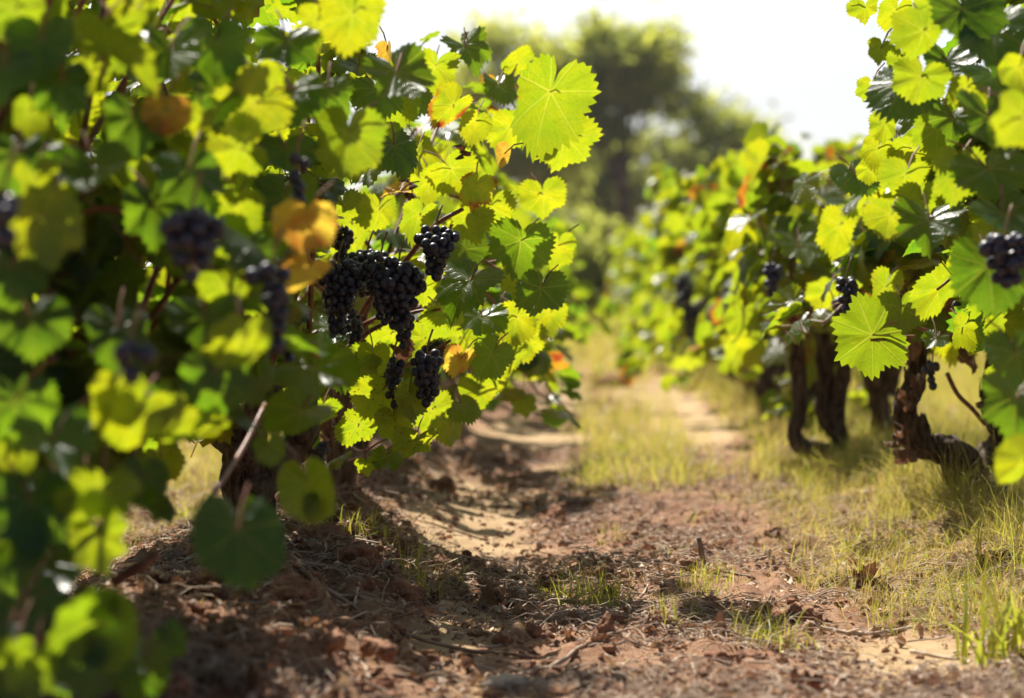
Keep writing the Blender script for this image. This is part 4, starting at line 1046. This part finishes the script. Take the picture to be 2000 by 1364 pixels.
def lying_twig(p, length, ang, rad, rs, col, label, group=None, forks=1):
    n = 12; a = ang
    pts = [np.array((p[0], p[1]))]
    for i in range(n - 1):
        a += rs.normal(0, .16); pts.append(pts[-1] + length / n * np.array((math.cos(a), math.sin(a))))
    pts = np.array(pts); pts += p[:2] - pts[n // 2]
    z = ground_z(pts[:, 0], pts[:, 1]) + rad * .8
    z = np.convolve(np.pad(z, 2, mode='edge'), np.ones(5) / 5, 'valid'); z = np.maximum(z, ground_z(pts[:, 0], pts[:, 1]) + rad * .3)
    p3 = np.concatenate([pts, z[:, None]], 1)
    mb = MB(); rr = np.linspace(rad, rad * .55, n) * (1 + .25 * (np.arange(n) % 4 == 0))
    tube(mb, p3, rr, 7, col)
    for k in range(forks):
        i = rs.integers(3, n - 2); s = rs.choice((-1, 1))
        d = np.array((math.cos(a + s * .8), math.sin(a + s * .8), .35))
        L = length * rs.uniform(.12, .3)
        tube(mb, [p3[i], p3[i] + d * L * .5, p3[i] + d * L * (1, 1, .7)], np.linspace(rad * .6, rad * .35, 3), 5, col)
    o = mb.build("twig", M_TWIG, None, tuple(p3[n // 2]))
    tag(o, label, "twig", group)
tw = np.random.default_rng(88)
hero_twigs = [
    (830, 1262, .46, -0.22, .0042, .15, "long reddish cane lying across the shaded soil"), (1120, 1275, .30, .55, .0042, .45, "forked pale brown stick pointing up to the dark clod"), (1130, 945, .34, .5, .006, .5, "grey stick propped on soil at the grass edge"),
    (1720, 1245, .22, -.08, .0036, .9, "bleached straight stem lying over bare sand"), (1790, 1310, .16, 1.2, .0034, .9, "bleached stem reaching down towards the red stone"), (1620, 1290, .16, -.7, .0034, .85, "pale short stick slanting at the edge of the bare sand"), (1830, 1285, .12, -.9, .003, .85, "thin pale stem crossing beside the bleached ones"),
    (1280, 1200, .22, .5, .003, .75, "pale thin stalk lying in mulch above the clod"), (1350, 1190, .20, -.25, .003, .6, "slim brown stalk lying in the mulch hollow"), (710, 1180, .22, .75, .0028, .2, "thin dark twig slanting up the shaded bank"), (1160, 1215, .10, .1, .003, .7, "short pale stick by the curled tan leaf"),
    (1010, 1195, .09, .05, .0024, .5, "tiny straight stick on the sunlit sand"), (1900, 1215, .12, 1.0, .003, .9, "pale upright bent straw near the broad bladed clump"), (1560, 1340, .22, -.35, .004, .7, "thick pale stalk at the picture's bottom edge"), (1260, 1340, .14, 1.3, .0034, .7, "pale stub standing out of the mulch at the bottom edge"), (320, 930, .2, .6, .005, .8, "bleached twig under the blurred yellow leaf"), (300, 965, .18, 0., .004, .8, "flat bleached twig on the soil beyond the sunlit clump")]
for px, py, L, a, r, c, lb in hero_twigs:
    lying_twig(ground_at(px, py), L, a, r, tw, (c, 0, 0), lb, "fallen twigs", 1)
for k in range(110):
    px = tw.uniform(560, 1980); py = 1364 - 330 * tw.random() ** 1.2
    if sandiness(*[np.array([v]) for v in ground_at(px, py)[:2]])[0] > .6 and tw.random() < .7: continue
    lying_twig(ground_at(px, py), tw.uniform(.06, .22), tw.uniform(0, 6.28), tw.uniform(.0012, .0028), tw, (tw.random() ** .6, 0, 0), "short thin broken twig lost among the mulch", "small mulch twigs", int(tw.random() < .4))
hero_dry = [(960, 1195, .085, "large curled tan leaf lying on the sunlit sand", .75), (1025, 1210, .05, "pale folded leaf beside the large curled tan one", .85), (975, 1178, .04, "glowing orange curled leaf on the sand", .45), (850, 1180, .05, "dark red curled leaf at the bank's foot", .1), (1705, 1155, .07, "dark brown leaf standing upright among low grass", .1), (1790, 960, .085, "big brown leaf caught in grass under the gnarled trunk", .2),
            (1420, 1245, .06, "reddish leaf in the mulch beside the fresh green tuft", .3), (1580, 1350, .06, "dark upright leaf at the picture's bottom edge", .12), (1640, 1150, .05, "brown leaf curled over another below the gnarled trunk", .2), (1680, 1130, .05, "ruddy cupped leaf on the grass edge", .3), (310, 1110, .08, "pale crumpled leaf under the sunlit grass clump", .9), (340, 1160, .07, "wine red leaf lying near the hanging dark leaf", .05), (1810, 1345, .05, "rust red leaf at the end of the bleached stem", .3), (480, 1345, .07, "red brown leaf at the shaded bottom edge", .2)]
dr = np.random.default_rng(99)
for px, py, s, lb, c in hero_dry:
    g0 = ground_at(px, py)
    tag(dry_leaf_mesh(g0, s, dr, .35, (c, 0, 0)).build("dry_leaf", M_DRY, None, tuple(g0)), lb, "dry leaf", "fallen dry leaves")
for k in range(170):
    px = dr.uniform(150, 1990); py = 1364 - 400 * dr.random() ** 1.3
    g0 = ground_at(px, py)
    if sandiness(*[np.array([v]) for v in g0[:2]])[0] > .6 and dr.random() < .8: continue
    tag(dry_leaf_mesh(g0, dr.uniform(.012, .030), dr, .6, (dr.random() ** .8, 0, 0)).build("dry_leaf", M_DRY, None, tuple(g0)), "small crumpled scrap of dead leaf in the mulch", "dry leaf", "small leaf scraps")

def clod(p, s, rs, label, group, material=None, name="soil_clod", sub=4, squash=.75, cat="clod", peak=0):
    v, f = ICO[sub]
    nk = unit(rs.normal(0, 1, (11, 3))); rk = rs.uniform(.62, 1.0, 11)
    d = np.min(np.where(v @ nk.T > .05, rk / np.maximum(v @ nk.T, .05), 9), 1); d = np.minimum(d, 1.25)
    d = d - .5 + 0.5 * (noise3(v * 1.3 + rs.uniform(0, 50, 3), 4) - .5) + .5 + .45 * (noise3(v * 3.1 + rs.uniform(0, 50, 3), 5) - .5) + .30 * (noise3(v * 7 + 9, 6) - .5) + .22 * (noise3(v * 17 + 9, 7) - .5)
    w = v * d[:, None] * s * (1, rs.uniform(.8, 1.2), squash)
    if peak: w[:, 2] = np.where(w[:, 2] > 0, w[:, 2] * (1 + peak * np.clip(1 - np.hypot(w[:, 0], w[:, 1]) / s, 0, 1)), w[:, 2]); 
    mb = MB(); mb.add(w + p + (0, 0, s * .25), f)
    tag(mb.build(name, material or M_CLOD, None, tuple(p), smooth=sub > 2), label, cat, group)
cr = np.random.default_rng(17)
clod(ground_at(1178, 1275), .030, cr, "pointed dark clod standing on the sand beside the forked stick", "soil clods", squash=.9, peak=1.0)
clod(ground_at(1000, 1345), .032, cr, "pale flat stone half buried at the path's bottom edge", None, M_STONE, "stone", 3, .35, "stone")
for px, py, s, lb in ((640, 1085, .045, "big shaded clod heaped on the bank under the twin trunks"), (770, 1180, .035, "broken clod crumbling from the bank beside the slender tuft"), (700, 1110, .034, "rounded clod behind the broken one on the shaded bank"), (860, 960, .04, "dark clod below the low flecked leaves"), (1080, 1020, .035, "clod on the far side of the bright sand patch"), (1160, 1000, .035, "lumpy clod by the propped grey stick"), (560, 1180, .036, "wide clod beside the hanging dark leaf"), (1190, 760, .09, "distant dark clod between the two tracks"), (1370, 1075, .02, "small clod beneath the upright brown stump"), (740, 1235, .028, "low clod by the long reddish cane"), (1560, 1215, .03, "dark crumb of soil behind the fresh tuft")):
    clod(ground_at(px, py), s, cr, lb, "soil clods")
for k in range(230):
    px = (cr.uniform(250, 860) if k < 130 else cr.uniform(380, 1400)) if k < 200 else cr.uniform(1200, 2000); py = 1364 - 460 * cr.random()
    g0 = ground_at(px, py)
    if sandiness(*[np.array([v]) for v in g0[:2]])[0] > .5 and cr.random() < .75: continue
    clod(g0, cr.uniform(.006, .020), cr, "crumb of red soil, one of many small ones", "small soil crumbs", sub=3)
mbc = MB(); xy = scatter(42000, -1.1, 1.2, 2.7, 7.5, lambda x, y: np.maximum(litter_density(x, y) * np.clip(1.1 - x, .3, 1), .25 * (x < .1)), cr, 1.35)
v0, f0 = ICO[1]; n = len(xy)
sz = np.exp(cr.normal(-5.6, .5, n)); zc = ground_z(xy[:, 0], xy[:, 1])
V = v0[None] * cr.uniform(.6, 1.3, (n, len(v0), 1)) * sz[:, None, None] * np.array((1, 1, .8)) + np.concatenate([xy, (zc + sz * .25)[:, None]], 1)[:, None]
mbc.add(V.reshape(-1, 3), (f0[None] + (np.arange(n) * len(v0))[:, None, None]).reshape(-1, 3))
tag(mbc.build("soil_crumbs", M_CLOD, smooth=False), "loose crumbs of red soil scattered over the ground", "soil crumbs", None, 'stuff')
# upright stump
g0 = ground_at(1372, 1105)
mb = MB(); tube(mb, [g0 - (0, 0, .01), g0 + (-.002, 0, .025), g0 + (-.008, 0, .055)], [.008, .007, .006], 8, (.15, 0, 0), 0, .3)
tag(mb.build("stump", M_TWIG, None, tuple(g0)), "short brown cut stump standing upright in the mulch", "stump")

# ------------------------------------------------------------------ pines and bushes far beyond the rows
def tree(x, y, label, blobs, trunk_h, trunk_r, seed, name="pine_tree", n=5200, size=.28, limbs=7, cat="tree", lean=0.0, tone=(0, 1)):
    """blobs: (dx, dz, rx, rz) clumps of the crown"""
    rs = np.random.default_rng(seed)
    base = np.array((x, y, 0.0))
    root = empty(name, base, label, cat, "trees beyond the vineyard")
    tm = MB()
    top = base + (lean, 0, trunk_h)
    tube(tm, spline([base, base + (lean * .3 + rs.normal(0, .1), 0, trunk_h * .4), top], 14), np.linspace(trunk_r, trunk_r * .4, 14), 10, None, 0, .15, seed)
    for k in range(limbs):
        b = blobs[k % len(blobs)]
        e = base + (b[0] + rs.normal(0, b[2] * .3), rs.normal(0, b[2] * .4), b[1] + rs.normal(0, b[3] * .2))
        s = base + (lean * .6, 0, min(trunk_h * rs.uniform(.4, .95), b[1]))
        tube(tm, spline([s, (s + e) / 2 + (0, 0, -.2), e], 8), np.linspace(trunk_r * .4, trunk_r * .1, 8), 6)
    tm.build("trunk", M_PTRUNK, root, base)
    cm = MB()
    vol = np.array([b[2] * b[2] * b[3] for b in blobs]) ** .75; vol /= vol.sum()
    for b, w in zip(blobs, vol):
        m = max(60, int(n * w)); nc = max(8, m // 36)
        cc = unit(rs.normal(0, 1, (nc, 3))) * (rs.random((nc, 1)) ** .42) * (b[2], b[2], b[3]) + (b[0], rs.normal(0, .3), b[1])
        k = rs.integers(0, nc, m)
        p = cc[k] + rs.normal(0, size * 1.25, (m, 3)) * (1, 1, .6) + base
        u = unit(rs.normal(0, 1, (m, 3)) + (0, 0, .6)); v = unit(np.cross(u, rs.normal(0, 1, (m, 3))))
        L = rs.uniform(.5, 1.1, (m, 1)) * size; W = L * .34
        V = np.stack([p - v * W * .4, p + v * W * .4, p + u * L + v * W, p + u * L * 1.15 - v * W], 1)
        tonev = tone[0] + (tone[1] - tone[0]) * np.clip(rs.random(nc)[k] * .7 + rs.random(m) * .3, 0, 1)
        cm.add(V.reshape(-1, 3), None, (np.array([(0, 1, 2, 3)])[None] + (np.arange(m) * 4)[:, None, None]).reshape(-1, 4), np.repeat(np.stack([tonev, 0 * tonev, 0 * tonev], -1), 4, 0))
    cm.build("crown", M_PINE, root, base)

TY = 80.0; S = TY / F
X_ = lambda px: (px - 1130) * S
Z_ = lambda py: (575 - py) * S + CAM_H
def B_(px, py, rx, ry): return lambda x0: (X_(px) - x0, Z_(py), rx * S, ry * S)
def far_tree(px, label, bl, th, tr, seed, **k):
    x0 = X_(px)
    tree(x0, TY + k.pop('dy', 0), label, [b(x0) for b in bl], th, tr, seed, **k)
far_tree(1215, "tall pine with a rounded bright crown and dark trunk", [B_(1230, 120, 90, 60), B_(1175, 95, 40, 40), B_(1290, 130, 45, 50), B_(1150, 190, 45, 60), B_(1300, 90, 25, 30), B_(1250, 190, 60, 30), B_(1165, 60, 18, 18), B_(1180, 270, 50, 40)], 7.6, .33, 1, n=5200, size=.34)
far_tree(965, "thin feathery pine with sky showing through its crown", [B_(960, 90, 40, 40), B_(920, 180, 50, 50), B_(1000, 170, 45, 50), B_(955, 60, 15, 25), B_(960, 300, 70, 60)], 8.0, .25, 2, n=2300, size=.32)
far_tree(1065, "lower pine with a loose top between the two taller ones", [B_(1070, 130, 45, 45), B_(1045, 90, 18, 30), B_(1090, 210, 55, 60), B_(1050, 330, 80, 70)], 7.0, .25, 3, n=3200, size=.32)
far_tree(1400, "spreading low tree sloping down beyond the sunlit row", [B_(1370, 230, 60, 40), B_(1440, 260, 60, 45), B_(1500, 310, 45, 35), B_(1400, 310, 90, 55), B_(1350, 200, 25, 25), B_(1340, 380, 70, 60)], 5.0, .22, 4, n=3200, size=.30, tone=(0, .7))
far_tree(1190, "dark shaded evergreen mass under the tall pine", [B_(1165, 330, 55, 60), B_(1200, 290, 60, 40), B_(1230, 370, 70, 50), B_(1290, 390, 60, 40), B_(1140, 400, 50, 60)], 4.4, .3, 5, n=3400, size=.34, dy=3, tone=(0, .25))  # low tone range puts the shade under the crowns into the leaf colour
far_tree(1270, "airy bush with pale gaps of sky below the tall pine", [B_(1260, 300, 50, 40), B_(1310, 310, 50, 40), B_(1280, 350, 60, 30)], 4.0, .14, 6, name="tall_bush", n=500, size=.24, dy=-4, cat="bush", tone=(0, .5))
for k, (px, w, tp, lb) in enumerate(((1120, 60, 480, "olive green bush at the end of the path"), (1180, 55, 455, "round dark bush beyond the path's end"), (1060, 70, 440, "broad bush behind the end of the shaded row"), (1330, 110, 420, "wide bush behind the sunlit row under the sloping tree"), (1480, 90, 400, "bush filling in under the low tree's outer edge"), (960, 90, 420, "bush at the foot of the feathery pine"))):
    hh = Z_(tp); x0 = X_(px)
    dd = 40.0 if px in (1120, 1180, 1060) else TY - 8
    hh = (575 - tp) * dd / F + CAM_H + (.3 if dd < 50 else 0); x0 = (px - 1130) * dd / F; S_b = dd / F
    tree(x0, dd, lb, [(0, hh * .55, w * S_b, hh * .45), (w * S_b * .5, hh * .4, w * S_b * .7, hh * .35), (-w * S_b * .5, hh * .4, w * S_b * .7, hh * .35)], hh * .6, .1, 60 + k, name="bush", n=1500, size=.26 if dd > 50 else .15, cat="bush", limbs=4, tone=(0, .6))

# ------------------------------------------------------------------ summer haze
import bmesh
bm = bmesh.new(); bmesh.ops.create_cube(bm, size=1.0)
for v in bm.verts: v.co = Vector((v.co.x * 1200, v.co.y * 1000 + 420, (v.co.z + .5) * 26 - 1.5))
me = bpy.data.meshes.new("haze"); bm.to_mesh(me); bm.free()
hz = bpy.data.objects.new("haze", me); COL.objects.link(hz)
hm = bpy.data.materials.new("pale summer haze"); hm.use_nodes = True
hm.node_tree.nodes.clear()
ho = hm.node_tree.nodes.new("ShaderNodeOutputMaterial"); hv = hm.node_tree.nodes.new("ShaderNodeVolumePrincipled")
hv.inputs['Color'].default_value = (.9, .93, 1, 1); hv.inputs['Density'].default_value = 0.0003; hv.inputs['Anisotropy'].default_value = 0.3
hm.node_tree.links.new(hv.outputs[0], ho.inputs['Volume'])
me.materials.append(hm)
tag(hz, "pale summer haze hanging over the vineyard", "haze", None, 'stuff')
